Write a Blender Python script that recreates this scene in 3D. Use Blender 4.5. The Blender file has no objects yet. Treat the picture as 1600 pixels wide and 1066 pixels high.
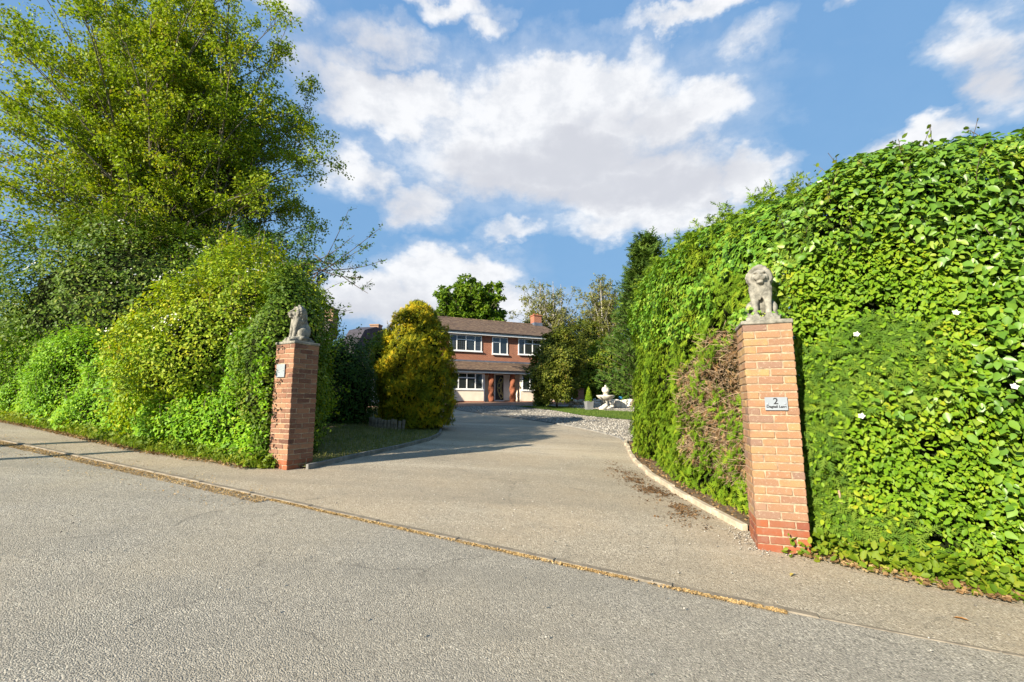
import bpy, bmesh, math
import numpy as np
from mathutils import Vector, Matrix, noise as mnoise

SC = bpy.context.scene
COL = SC.collection
R = math.radians

# ------------------------------------------------------------------ camera, sky, sun, exposure
CAMZ = 1.466
cam_d = bpy.data.cameras.new('camera')
cam_d.lens = 16.0; cam_d.sensor_width = 36.0; cam_d.clip_start = 0.05; cam_d.clip_end = 3000
cam = bpy.data.objects.new('camera', cam_d); COL.objects.link(cam)
cam.location = (0, 0, CAMZ); cam.rotation_euler = (R(90 + 7.85), 0, 0)
SC.camera = cam

SUN_EL = 24.5
SH = Vector((0.70, 0.71, 0)).normalized()            # direction in which shadows fall
sun_d = bpy.data.lights.new('sun', 'SUN'); sun_d.energy = 5.0; sun_d.angle = R(0.5); sun_d.color = (1.0, 0.91, 0.74)
sun = bpy.data.objects.new('sun', sun_d); COL.objects.link(sun)
ldir = Vector((SH.x * math.cos(R(SUN_EL)), SH.y * math.cos(R(SUN_EL)), -math.sin(R(SUN_EL))))
sun.rotation_euler = ldir.to_track_quat('-Z', 'Y').to_euler()

SC.view_settings.view_transform = 'Standard'; SC.view_settings.look = 'None'
SC.view_settings.gamma = 1.0; SC.view_settings.use_curve_mapping = False
SC.view_settings.exposure = 1.3
SC.render.engine = 'CYCLES'
SC.cycles.max_bounces = 6; SC.cycles.diffuse_bounces = 2; SC.cycles.glossy_bounces = 2
SC.cycles.transmission_bounces = 3; SC.cycles.transparent_max_bounces = 4
SC.cycles.use_denoising = True

def nlink(nt, a, b): nt.links.new(a, b)
def mnode(nt, op, a, b=None, c=None, clamp=False):
    n = nt.nodes.new('ShaderNodeMath'); n.operation = op; n.use_clamp = clamp
    for i, v in enumerate((a, b, c)):
        if v is None: continue
        if isinstance(v, (int, float)): n.inputs[i].default_value = v
        else: nt.links.new(v, n.inputs[i])
    return n.outputs[0]
def mixc(nt, f, a, b, mode='MIX'):
    n = nt.nodes.new('ShaderNodeMix'); n.data_type = 'RGBA'; n.blend_type = mode
    if isinstance(f, (int, float)): n.inputs[0].default_value = f
    else: nt.links.new(f, n.inputs[0])
    for i, v in ((6, a), (7, b)):
        if isinstance(v, (tuple, list)): n.inputs[i].default_value = (*v[:3], 1)
        else: nt.links.new(v, n.inputs[i])
    return n.outputs[2]
def noise_n(nt, vec, scale, detail=4, rough=.55, dim='3D', dist=0.0):
    n = nt.nodes.new('ShaderNodeTexNoise'); n.noise_dimensions = dim
    n.inputs['Scale'].default_value = scale; n.inputs['Detail'].default_value = detail
    n.inputs['Roughness'].default_value = rough; n.inputs['Distortion'].default_value = dist
    if vec is not None: nt.links.new(vec, n.inputs['Vector'])
    return n
def ramp(nt, fac, stops, mode='LINEAR'):
    n = nt.nodes.new('ShaderNodeValToRGB'); cr = n.color_ramp; cr.interpolation = mode
    while len(cr.elements) < len(stops): cr.elements.new(.5)
    for e, (p, c) in zip(cr.elements, stops):
        e.position = p; e.color = (*c[:3], 1) if not isinstance(c, (int, float)) else (c, c, c, 1)
    nt.links.new(fac, n.inputs[0])
    return n.outputs[0]
def maprange(nt, v, a, b, c=0., d=1., smooth=True):
    n = nt.nodes.new('ShaderNodeMapRange'); n.interpolation_type = 'SMOOTHSTEP' if smooth else 'LINEAR'
    nt.links.new(v, n.inputs[0])
    for i, q in enumerate((a, b, c, d)): n.inputs[i + 1].default_value = q
    return n.outputs[0]

def build_world():
    w = bpy.data.worlds.new('World'); SC.world = w; w.use_nodes = True
    w.cycles.sampling_method = 'MANUAL'; w.cycles.sample_map_resolution = 256
    nt = w.node_tree; nt.nodes.clear()
    out = nt.nodes.new('ShaderNodeOutputWorld'); bg = nt.nodes.new('ShaderNodeBackground')
    bg.inputs['Strength'].default_value = 0.10
    nt.links.new(bg.outputs[0], out.inputs[0])
    sky = nt.nodes.new('ShaderNodeTexSky'); sky.sky_type = 'NISHITA'; sky.sun_disc = False
    sky.sun_elevation = R(SUN_EL); sky.sun_rotation = math.atan2(-SH.x, -SH.y)
    sky.altitude = 60; sky.air_density = 1.0; sky.dust_density = 0.6; sky.ozone_density = 2.5
    tc = nt.nodes.new('ShaderNodeTexCoord'); d = tc.outputs['Generated']
    sep = nt.nodes.new('ShaderNodeSeparateXYZ'); nt.links.new(d, sep.inputs[0])
    az = mnode(nt, 'ARCTAN2', sep.outputs[0], sep.outputs[1])
    el = mnode(nt, 'ARCSINE', sep.outputs[2])
    # wispy warp of the cloud outline
    cmb = nt.nodes.new('ShaderNodeCombineXYZ'); nt.links.new(az, cmb.inputs[0]); nt.links.new(mnode(nt, 'MULTIPLY', el, 1.5), cmb.inputs[1])
    P = cmb.outputs[0]
    nA = noise_n(nt, P, 6.5, 5, .6); nB = noise_n(nt, P, 2.1, 4, .5)
    nC = noise_n(nt, P, 15, 5, .62)
    wx = mnode(nt, 'MULTIPLY_ADD', nA.outputs['Fac'], .34, -.17)
    wsep = nt.nodes.new('ShaderNodeSeparateColor'); nt.links.new(nA.outputs['Color'], wsep.inputs[0])
    azw = mnode(nt, 'ADD', az, mnode(nt, 'MULTIPLY_ADD', wsep.outputs[0], .20, -.10))
    elw = mnode(nt, 'ADD', el, mnode(nt, 'MULTIPLY_ADD', wsep.outputs[1], .15, -.075))
    cw = nt.nodes.new('ShaderNodeCombineXYZ'); nt.links.new(azw, cw.inputs[0]); nt.links.new(elw, cw.inputs[1])
    def blobs(lst):
        acc = None
        for (a, e, ra, re, amp) in lst:
            m = nt.nodes.new('ShaderNodeVectorMath'); m.operation = 'MULTIPLY_ADD'; nt.links.new(cw.outputs[0], m.inputs[0])
            m.inputs[1].default_value = (1 / ra, 1 / re, 0); m.inputs[2].default_value = (-a / ra, -e / re, 0)
            q = nt.nodes.new('ShaderNodeVectorMath'); q.operation = 'DOT_PRODUCT'; nt.links.new(m.outputs[0], q.inputs[0]); nt.links.new(m.outputs[0], q.inputs[1])
            v = mnode(nt, 'MULTIPLY_ADD', q.outputs['Value'], -amp, amp)
            acc = v if acc is None else mnode(nt, 'MAXIMUM', acc, v)
        return acc
    CL = CLOUDS
    body = blobs(CL)
    # away from the blobs in view the same broken cumulus goes on
    gen = maprange(nt, nB.outputs['Fac'], .54, .70, -1.2, .8, False)
    az_abs = mnode(nt, 'ABSOLUTE', az)
    side = maprange(nt, az_abs, .86, 1.05); top = maprange(nt, el, .80, .98)
    outside = mnode(nt, 'MAXIMUM', side, top)
    gen2 = mnode(nt, 'SUBTRACT', gen, mnode(nt, 'MULTIPLY_ADD', outside, -3.0, 3.0))
    dens = mnode(nt, 'MAXIMUM', body, gen2)
    dens = mnode(nt, 'ADD', dens, mnode(nt, 'MULTIPLY_ADD', nC.outputs['Fac'], .95, -.475))
    mask = maprange(nt, dens, -.28, .85)
    mask = mnode(nt, 'MAXIMUM', mask, maprange(nt, dens, -.8, .35, 0, .32))
    thin = maprange(nt, noise_n(nt, P, 3.2, 4, .6).outputs['Fac'], .50, .78, .04, .25)
    mask = mnode(nt, 'MAXIMUM', mask, thin)
    mask = mnode(nt, 'MULTIPLY', mask, .93)
    grey = blobs(GREYS)
    gm = maprange(nt, mnode(nt, 'ADD', grey, mnode(nt, 'MULTIPLY_ADD', nA.outputs['Fac'], 1.5, -.75)), -.25, 1.0, 0, .95)
    puff = maprange(nt, nC.outputs['Fac'], .34, .62, 0, 1)
    white = mixc(nt, puff, (3.5, 3.55, 3.68), (4.15, 4.15, 4.18))
    ccol = mixc(nt, gm, white, (2.85, 2.88, 3.08))
    # the photographed blue: slightly deeper and cleaner than the clear-air model
    def vm(op, a, b):
        n = nt.nodes.new('ShaderNodeVectorMath'); n.operation = op
        for i, v in enumerate((a, b)):
            if isinstance(v, tuple): n.inputs[i].default_value = v
            else: nt.links.new(v, n.inputs[i])
        return n.outputs[0]
    skyc = vm('DIVIDE', vm('MULTIPLY', sky.outputs[0], SKYMUL), vm('ADD', vm('MULTIPLY', sky.outputs[0], SKYDIV), (1., 1., 1.)))   # holds the glare at the horizon down
    nt.links.new(mixc(nt, mask, skyc, ccol), bg.inputs['Color'])

def pixdir(px, py):
    f = 711.; p = R(7.85); a = (px - 800) / f; b = (533 - py) / f
    v = Vector((a, math.cos(p) - b * math.sin(p), math.sin(p) + b * math.cos(p))).normalized()
    return math.atan2(v.x, v.y), math.asin(v.z)
def cl(px, py, rx, ry, amp=1.0):
    a, e = pixdir(px, py)
    a2, _ = pixdir(px + rx, py); a1, _ = pixdir(px - rx, py); _, e2 = pixdir(px, py - ry); _, e1 = pixdir(px, py + ry)
    return (a, e, abs(a2 - a1) / 2, abs(e2 - e1) / 2, amp)
CLOUDS = [cl(860, 215, 300, 130, .95), cl(630, 160, 140, 52, 1.3), cl(600, 185, 110, 40, 1.0), cl(880, 160, 210, 75, 1.4), cl(1060, 170, 110, 62, 1.2), cl(840, 250, 240, 85, 1.2),
          cl(1010, 290, 190, 72, 1.2), cl(1180, 280, 70, 62, 1.1), cl(1000, 340, 170, 30, .9), cl(560, 270, 75, 42, .85), cl(655, 315, 60, 40, .8),
          cl(800, 366, 50, 14, .6), cl(700, 425, 130, 50, 1.4), cl(580, 455, 100, 50, 1.2), cl(700, 480, 190, 50, 1.2), cl(610, 75, 90, 32, .55), cl(445, 10, 60, 38, .7),
          cl(700, 8, 100, 26, .8), cl(762, 38, 34, 26, .7), cl(485, 105, 45, 45, .42), cl(570, 110, 70, 30, .5), cl(1100, 2, 170, 26, .85), cl(1010, 92, 40, 40, .5),
          cl(1165, 70, 50, 30, .45), cl(1550, 60, 100, 62, .85), cl(1575, 130, 70, 60, .75), cl(1430, 225, 110, 28, 1.0), cl(1310, 10, 30, 16, .5)]
GREYS = [cl(900, 255, 260, 45, 1.0), cl(1050, 285, 160, 40, 1.0), cl(750, 290, 130, 40, .8), cl(860, 300, 230, 30, .9),
         cl(620, 480, 120, 40, .7), cl(640, 310, 80, 40, .5), cl(480, 130, 90, 120, .6), cl(1560, 120, 130, 70, .7), cl(1000, 190, 120, 30, .5), cl(600, 90, 120, 60, .6)]
SKYMUL = (2.3, 4.15, 8.4); SKYDIV = (2.1, 2.0, 2.57)
build_world()

# ------------------------------------------------------------------ generic helpers
rng = np.random.default_rng(7)
def lk(o, parent=None):
    COL.objects.link(o)
    if parent is not None: o.parent = parent
    return o
def tag(o, label=None, cat=None, group=None, kind=None):
    for k, v in (('label', label), ('category', cat), ('group', group), ('kind', kind)):
        if v: o[k] = v
    return o
def empty(name, loc=(0, 0, 0), rz=0., label=None, cat=None, group=None):
    o = bpy.data.objects.new(name, None); o.location = loc; o.rotation_euler = (0, 0, rz); o.empty_display_size = .2
    COL.objects.link(o); return tag(o, label, cat, group)
def mesh_np(name, V, F, mat, parent=None, attrs=None, smooth=False):
    """V (n,3); F list of int arrays, each (m,k)."""
    me = bpy.data.meshes.new(name)
    V = np.ascontiguousarray(V, dtype=np.float32)
    if not isinstance(F, (list, tuple)): F = [F]
    F = [np.asarray(f, dtype=np.int32) for f in F if len(f)]
    loops = np.concatenate([f.ravel() for f in F]); tot = np.concatenate([np.full(len(f), f.shape[1], np.int32) for f in F])
    st = np.concatenate([[0], np.cumsum(tot)[:-1]]).astype(np.int32)
    me.vertices.add(len(V)); me.vertices.foreach_set('co', V.ravel())
    me.loops.add(len(loops)); me.loops.foreach_set('vertex_index', loops)
    me.polygons.add(len(tot)); me.polygons.foreach_set('loop_start', st); me.polygons.foreach_set('loop_total', tot)
    if smooth: me.polygons.foreach_set('use_smooth', np.ones(len(tot), bool))
    for k, a in (attrs or {}).items():
        at = me.attributes.new(k, 'FLOAT', 'POINT'); at.data.foreach_set('value', np.ascontiguousarray(a, np.float32))
    me.update(calc_edges=True); me.validate()
    if mat: me.materials.append(mat)
    return lk(bpy.data.objects.new(name, me), parent)
def obj_bm(name, bm, mat, parent=None, smooth=False):
    bmesh.ops.recalc_face_normals(bm, faces=bm.faces[:])
    me = bpy.data.meshes.new(name); bm.to_mesh(me); bm.free()
    if smooth:
        for p in me.polygons: p.use_smooth = True
    if mat: me.materials.append(mat)
    return lk(bpy.data.objects.new(name, me), parent)
def bx(bm, x0, x1, y0, y1, z0, z1, M=None, bev=0.):
    r = bmesh.ops.create_cube(bm, size=1.0); vs = r['verts']
    for v in vs:
        v.co = Vector(((x0 + x1) / 2 + v.co.x * (x1 - x0), (y0 + y1) / 2 + v.co.y * (y1 - y0), (z0 + z1) / 2 + v.co.z * (z1 - z0)))
    if bev:
        es = list({e for v in vs for e in v.link_edges})
        r2 = bmesh.ops.bevel(bm, geom=es, offset=bev, segments=1, affect='EDGES', profile=.5)
        vs = list({v for f in r2['faces'] for v in f.verts} | {v for v in vs if v.is_valid})
    if M is not None:
        for v in vs: v.co = M @ v.co
    return vs
def boxes(name, lst, mat, parent=None, bev=0., M=None):
    bm = bmesh.new()
    for b in lst: bx(bm, *b, M=M, bev=bev)
    return obj_bm(name, bm, mat, parent)
def prism(bm, pts, axis_vec):
    """extrude polygon pts (list of Vector) along axis_vec"""
    a = [bm.verts.new(p) for p in pts]; b = [bm.verts.new(Vector(p) + axis_vec) for p in pts]
    n = len(pts); bm.faces.new(a); bm.faces.new(b[::-1])
    for i in range(n): bm.faces.new((a[i], b[i], b[(i + 1) % n], a[(i + 1) % n]))
def lathe(bm, prof, seg=24, M=None, twist=None):
    rings = []
    for (r, z) in prof:
        ring = []
        for i in range(seg):
            t = 2 * math.pi * i / seg
            rr = r if twist is None else twist(r, z, t)
            p = Vector((rr * math.cos(t), rr * math.sin(t), z)); ring.append(bm.verts.new(M @ p if M else p))
        rings.append(ring)
    for a, b in zip(rings, rings[1:]):
        for i in range(seg): bm.faces.new((a[i], a[(i + 1) % seg], b[(i + 1) % seg], b[i]))
    bm.faces.new(rings[0][::-1]); bm.faces.new(rings[-1])

# value noise in numpy
_H = np.random.default_rng(99).random(4096).astype(np.float32); _Pm = np.random.default_rng(98).permutation(4096)
def vnoise(p, scale, seed=0):
    q = np.asarray(p) * scale + seed * 17.31; i = np.floor(q).astype(int); f = q - i; f = f * f * (3 - 2 * f)
    def h(a, b, c): return _H[_Pm[(_Pm[(_Pm[a & 4095] + b) & 4095] + c) & 4095]]
    x, y, z = i[..., 0], i[..., 1], i[..., 2]; r = 0
    for dx in (0, 1):
        for dy in (0, 1):
            for dz in (0, 1):
                r = r + h(x + dx, y + dy, z + dz) * (f[..., 0] if dx else 1 - f[..., 0]) * (f[..., 1] if dy else 1 - f[..., 1]) * (f[..., 2] if dz else 1 - f[..., 2])
    return r
def sst(a, b, x):
    t = np.clip((np.asarray(x, float) - a) / (b - a), 0, 1); return t * t * (3 - 2 * t)
def gz(x, y):
    x = np.asarray(x, float); y = np.asarray(y, float)
    xc = np.clip(x, -16, 9)
    return .0474 * np.clip(y, -12, 33) - .0529 * xc * (1 - sst(8, 26, y))
def gz1(x, y): return float(gz(x, y))

# ------------------------------------------------------------------ materials
def mat(name):
    m = bpy.data.materials.new(name); m.use_nodes = True; nt = m.node_tree
    return m, nt, nt.nodes['Principled BSDF']
def simple(name, col, rough=.6, spec=.4, var=.12, scale=6., bump=0., bscale=40., metallic=0.):
    m, nt, b = mat(name); tc = nt.nodes.new('ShaderNodeTexCoord')
    n = noise_n(nt, tc.outputs['Object'], scale, 5)
    c0 = tuple(max(0, c * (1 - var * 1.6)) for c in col); c1 = tuple(min(1, c * (1 + var)) for c in col)
    nlink(nt, ramp(nt, n.outputs['Fac'], [(.3, c0), (.7, c1)]), b.inputs['Base Color'])
    b.inputs['Roughness'].default_value = rough; b.inputs['Specular IOR Level'].default_value = spec; b.inputs['Metallic'].default_value = metallic
    if bump:
        n2 = noise_n(nt, tc.outputs['Object'], bscale, 4); bp = nt.nodes.new('ShaderNodeBump'); bp.inputs['Strength'].default_value = bump; bp.inputs['Distance'].default_value = .01
        nlink(nt, n2.outputs['Fac'], bp.inputs['Height']); nlink(nt, bp.outputs[0], b.inputs['Normal'])
    return m
def leafmat(name, stops, transl=.35, rough=.55, spec=.22, clump=.35, cscale=1.3, tint=(1.25, 1.25, .55)):
    m, nt, b = mat(name)
    at = nt.nodes.new('ShaderNodeAttribute'); at.attribute_name = 'rnd'
    g = nt.nodes.new('ShaderNodeNewGeometry')
    n = noise_n(nt, g.outputs['Position'], cscale, 3)
    fac = mnode(nt, 'ADD', mnode(nt, 'MULTIPLY', at.outputs['Fac'], 1 - clump), mnode(nt, 'MULTIPLY', maprange(nt, n.outputs['Fac'], .3, .7), clump))
    c = ramp(nt, fac, stops)
    nlink(nt, c, b.inputs['Base Color']); b.inputs['Roughness'].default_value = rough; b.inputs['Specular IOR Level'].default_value = spec
    tr = nt.nodes.new('ShaderNodeBsdfTranslucent'); nlink(nt, mixc(nt, 1.0, c, tint, 'MULTIPLY'), tr.inputs[0])
    mx = nt.nodes.new('ShaderNodeMixShader'); mx.inputs[0].default_value = transl
    nlink(nt, b.outputs[0], mx.inputs[1]); nlink(nt, tr.outputs[0], mx.inputs[2])
    nlink(nt, mx.outputs[0], nt.nodes['Material Output'].inputs[0])
    return m
def asphalt(name, dark, light, speck, tan, stain=0.4, grain=150., crack=.5):
    m, nt, b = mat(name); g = nt.nodes.new('ShaderNodeNewGeometry'); p = g.outputs['Position']
    v = nt.nodes.new('ShaderNodeTexVoronoi'); v.inputs['Scale'].default_value = grain; nlink(nt, p, v.inputs['Vector'])
    vc = nt.nodes.new('ShaderNodeSeparateColor'); nlink(nt, v.outputs['Color'], vc.inputs[0])
    n1 = noise_n(nt, p, 70, 5, .7); n2 = noise_n(nt, p, .55, 5, .6); n3 = noise_n(nt, p, 5, 5, .65); n4 = noise_n(nt, p, 1.7, 4, .6)
    base = mixc(nt, maprange(nt, n1.outputs['Fac'], .3, .7), dark, light)
    base = mixc(nt, maprange(nt, vc.outputs[0], .5, 1.0, 0, .6), base, speck)
    base = mixc(nt, maprange(nt, vc.outputs[1], .78, 1.0, 0, .8), base, tuple(c * .28 for c in dark))
    base = mixc(nt, mnode(nt, 'MULTIPLY', maprange(nt, n2.outputs['Fac'], .36, .64), stain), base, tan)
    v2 = nt.nodes.new('ShaderNodeTexVoronoi'); v2.inputs['Scale'].default_value = grain * .42; nlink(nt, p, v2.inputs['Vector'])
    v2c = nt.nodes.new('ShaderNodeSeparateColor'); nlink(nt, v2.outputs['Color'], v2c.inputs[0])
    base = mixc(nt, mnode(nt, 'MULTIPLY', maprange(nt, v2c.outputs[0], .70, .95, 0, .75), maprange(nt, v2.outputs['Distance'], .30, .52, 1, 0)), base, speck)
    base = mixc(nt, mnode(nt, 'MULTIPLY', maprange(nt, v2c.outputs[1], .72, .95, 0, .75), maprange(nt, v2.outputs['Distance'], .25, .48, 1, 0)), base, tuple(c * .35 for c in dark))
    base = mixc(nt, mnode(nt, 'MULTIPLY', maprange(nt, n3.outputs['Fac'], .48, .75), .4), base, tuple(c * .62 for c in light))
    base = mixc(nt, mnode(nt, 'MULTIPLY', maprange(nt, n4.outputs['Fac'], .52, .72), .35), base, tuple(c * .55 for c in light))
    rt = nt.nodes.new('ShaderNodeMapping'); rt.inputs['Rotation'].default_value = (0, 0, R(23)); rt.inputs['Scale'].default_value = (.10, 1.0, 1.0); nlink(nt, p, rt.inputs[0])
    lane = noise_n(nt, rt.outputs[0], 1.1, 4, .55)
    base = mixc(nt, mnode(nt, 'MULTIPLY', maprange(nt, lane.outputs['Fac'], .45, .68), .42), base, tuple(c * .55 for c in light))
    base = mixc(nt, mnode(nt, 'MULTIPLY', maprange(nt, lane.outputs['Fac'], .30, .45, 1, 0), .25), base, speck)
    # hairline cracks, only here and there
    mp = nt.nodes.new('ShaderNodeVectorMath'); mp.operation = 'ADD'; nlink(nt, p, mp.inputs[0])
    wv = nt.nodes.new('ShaderNodeVectorMath'); wv.operation = 'SCALE'; wv.inputs['Scale'].default_value = .5; nlink(nt, noise_n(nt, p, 1.3, 4, .7).outputs['Color'], wv.inputs[0]); nlink(nt, wv.outputs[0], mp.inputs[1])
    vk = nt.nodes.new('ShaderNodeTexVoronoi'); vk.feature = 'DISTANCE_TO_EDGE'; vk.inputs['Scale'].default_value = .42; nlink(nt, mp.outputs[0], vk.inputs['Vector'])
    ck = mnode(nt, 'MULTIPLY', maprange(nt, vk.outputs['Distance'], .002, .007, 1, 0), maprange(nt, n4.outputs['Fac'], .50, .58, 0, crack))
    base = mixc(nt, ck, base, (.03, .028, .025))
    nlink(nt, base, b.inputs['Base Color']); b.inputs['Roughness'].default_value = .8; b.inputs['Specular IOR Level'].default_value = .3
    h = mnode(nt, 'ADD', mnode(nt, 'MULTIPLY', v.outputs['Distance'], -1.2), mnode(nt, 'MULTIPLY', n1.outputs['Fac'], 1.0))
    bp = nt.nodes.new('ShaderNodeBump'); bp.inputs['Strength'].default_value = .8; bp.inputs['Distance'].default_value = .006
    nlink(nt, h, bp.inputs['Height']); nlink(nt, bp.outputs[0], b.inputs['Normal'])
    return m

M_road = asphalt('road_asphalt', (.18, .163, .137), (.37, .338, .28), (.60, .54, .44), (.36, .30, .21), .35, 120, .3)
M_drive = asphalt('drive_asphalt', (.23, .195, .145), (.41, .352, .265), (.66, .575, .45), (.41, .315, .205), .45, 115, .22)
M_kerb = simple('kerb_concrete', (.22, .185, .14), .85, .2, .25, 9, .4, 60)
M_edge = simple('edging_concrete', (.42, .35, .26), .85, .2, .2, 9, .4, 60)
M_edge2 = simple('edging_grey', (.20, .19, .175), .85, .2, .25, 9, .4, 60)
M_soil = simple('soil', (.16, .115, .075), .95, .1, .35, 14, .8, 60)
M_lawn = simple('lawn_turf', (.19, .175, .08), .95, .1, .4, 9, .8, 120)
M_turf2 = simple('back_lawn', (.075, .13, .025), .95, .1, .3, 5, .8, 120)
M_ground = simple('field_ground', (.07, .09, .03), .95, .1, .4, .5, .5, 10)
M_gravelbed = simple('gravel_bed', (.28, .255, .22), .9, .2, .45, 22, 1., 45)
M_stone = simple('pale_stone', (.66, .61, .53), .85, .25, .3, 5, .5, 30)
M_rock = simple('rockery_stone', (.42, .33, .23), .9, .2, .4, 3, .6, 14)
M_white = simple('white_upvc', (.80, .80, .79), .35, .5, .04, 3)
M_cream = simple('cream_render', (.78, .68, .55), .85, .2, .08, 2, .25, 60)
M_black = simple('black_paint', (.012, .012, .013), .35, .5, .1, 3)
M_gold = simple('leaded_frame', (.55, .55, .22), .4, .5, .1, 3)
M_lead = simple('lead_flashing', (.10, .12, .16), .6, .4, .2, 3)
M_mortar = simple('mortar', (.36, .275, .19), .95, .1, .25, 20, .6, 90)
M_wood = simple('weathered_log', (.30, .24, .17), .9, .15, .35, 10, .7, 60)
M_slate = simple('slate_hanging', (.055, .05, .062), .7, .3, .25, 3, .4, 20)
M_planter = simple('planter_grey', (.20, .20, .205), .6, .4, .1, 4)
M_bark = simple('bark', (.13, .105, .08), .9, .15, .4, 8, .8, 40)
M_bark_pale = simple('bark_pale', (.36, .33, .29), .85, .2, .5, 7, .6, 40)
M_bark_birch = simple('birch_bark', (.20, .175, .14), .85, .2, .5, 7, .6, 40)
M_twig = simple('twig_bark', (.12, .09, .065), .9, .15, .3, 8)
M_core = simple('shade_core', (.018, .024, .009), 1., .0, .5, 9, .8, 30)  # near-black hull: shade deep inside the foliage put into the colour, blocks see-through
M_dead = simple('dead_twigs', (.36, .26, .17), .95, .1, .45, 12)
M_blossom = simple('blossom_petal', (.58, .57, .50), .7, .2, .06, 30)
M_plate = simple('plate_metal', (.36, .39, .42), .32, .5, .10, 6, metallic=.35)
M_ink = simple('plate_ink', (.02, .02, .022), .5, .4, .05, 6)
M_terracotta = simple('terracotta', (.24, .085, .045), .9, .2, .25, 10, .5, 60)
M_blue = simple('blue_glaze', (.02, .17, .36), .25, .5, .1, 6)
M_pole = simple('pole_timber', (.14, .11, .085), .9, .15, .3, 8)

def m_glass():
    m, nt, b = mat('window_glass'); b.inputs['Base Color'].default_value = (.025, .03, .03, 1)
    b.inputs['Roughness'].default_value = .04; b.inputs['Specular IOR Level'].default_value = .9
    tc = nt.nodes.new('ShaderNodeTexCoord'); n = noise_n(nt, tc.outputs['Object'], 1.5, 2)
    bp = nt.nodes.new('ShaderNodeBump'); bp.inputs['Strength'].default_value = .04; nlink(nt, n.outputs['Fac'], bp.inputs['Height']); nlink(nt, bp.outputs[0], b.inputs['Normal'])
    return m
M_glass = m_glass()
def m_brickwall(name, c1, c2, mort, sc=1.0):
    m, nt, b = mat(name); tc = nt.nodes.new('ShaderNodeTexCoord'); s = nt.nodes.new('ShaderNodeSeparateXYZ'); nlink(nt, tc.outputs['Object'], s.inputs[0])
    cb = nt.nodes.new('ShaderNodeCombineXYZ'); nlink(nt, mnode(nt, 'ADD', s.outputs[0], s.outputs[1]), cb.inputs[0]); nlink(nt, s.outputs[2], cb.inputs[1])
    t = nt.nodes.new('ShaderNodeTexBrick'); nlink(nt, cb.outputs[0], t.inputs['Vector'])
    t.inputs['Color1'].default_value = (*c1, 1); t.inputs['Color2'].default_value = (*c2, 1); t.inputs['Mortar'].default_value = (*mort, 1)
    t.inputs['Scale'].default_value = 1.0; t.inputs['Brick Width'].default_value = .225 * sc; t.inputs['Row Height'].default_value = .075 * sc; t.inputs['Mortar Size'].default_value = .010 * sc; t.inputs['Bias'].default_value = -.1
    n = noise_n(nt, tc.outputs['Object'], 3.0, 5); nlink(nt, mixc(nt, mnode(nt, 'MULTIPLY', n.outputs['Fac'], .5), t.outputs['Color'], tuple(c * .5 for c in c1)), b.inputs['Base Color'])
    bp = nt.nodes.new('ShaderNodeBump'); bp.invert = True; bp.inputs['Strength'].default_value = .6; bp.inputs['Distance'].default_value = .01
    nlink(nt, t.outputs['Fac'], bp.inputs['Height']); nlink(nt, bp.outputs[0], b.inputs['Normal']); b.inputs['Roughness'].default_value = .88
    return m
M_hbrick = m_brickwall('house_brick', (.40, .115, .058), (.29, .08, .048), (.36, .24, .16))
M_nbrick = m_brickwall('neighbour_brick', (.34, .19, .12), (.28, .15, .10), (.36, .28, .2))
def m_tiles(name, cols, cell=(.16, .1)):
    m, nt, b = mat(name); tc = nt.nodes.new('ShaderNodeTexCoord')
    mp = nt.nodes.new('ShaderNodeMapping'); mp.inputs['Scale'].default_value = (1 / .17, 1 / .11, 1 / .10); nlink(nt, tc.outputs['Object'], mp.inputs[0])
    w = nt.nodes.new('ShaderNodeTexVoronoi'); w.inputs['Scale'].default_value = 1.0; w.inputs['Randomness'].default_value = .35; nlink(nt, mp.outputs[0], w.inputs['Vector'])
    s = nt.nodes.new('ShaderNodeSeparateColor'); nlink(nt, w.outputs['Color'], s.inputs[0])
    n = noise_n(nt, tc.outputs['Object'], 1.4, 5)
    c = ramp(nt, mnode(nt, 'ADD', mnode(nt, 'MULTIPLY', s.outputs[0], .6), mnode(nt, 'MULTIPLY', n.outputs['Fac'], .4)), cols)
    nlink(nt, c, b.inputs['Base Color']); b.inputs['Roughness'].default_value = .9
    bp = nt.nodes.new('ShaderNodeBump'); bp.inputs['Strength'].default_value = .6; bp.inputs['Distance'].default_value = .012
    nlink(nt, w.outputs['Distance'], bp.inputs['Height']); nlink(nt, bp.outputs[0], b.inputs['Normal'])
    return m
M_roof = m_tiles('roof_tiles', [(.15, (0.0675, 0.0435, 0.0315)), (.45, (0.1275, 0.07875, 0.0525)), (.7, (0.1725, 0.1125, 0.07125)), (.9, (0.225, 0.165, 0.105))])
M_roof2 = m_tiles('neighbour_tiles', [(.15, (.06, .05, .05)), (.5, (.12, .10, .10)), (.9, (.22, .19, .17))])
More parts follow.
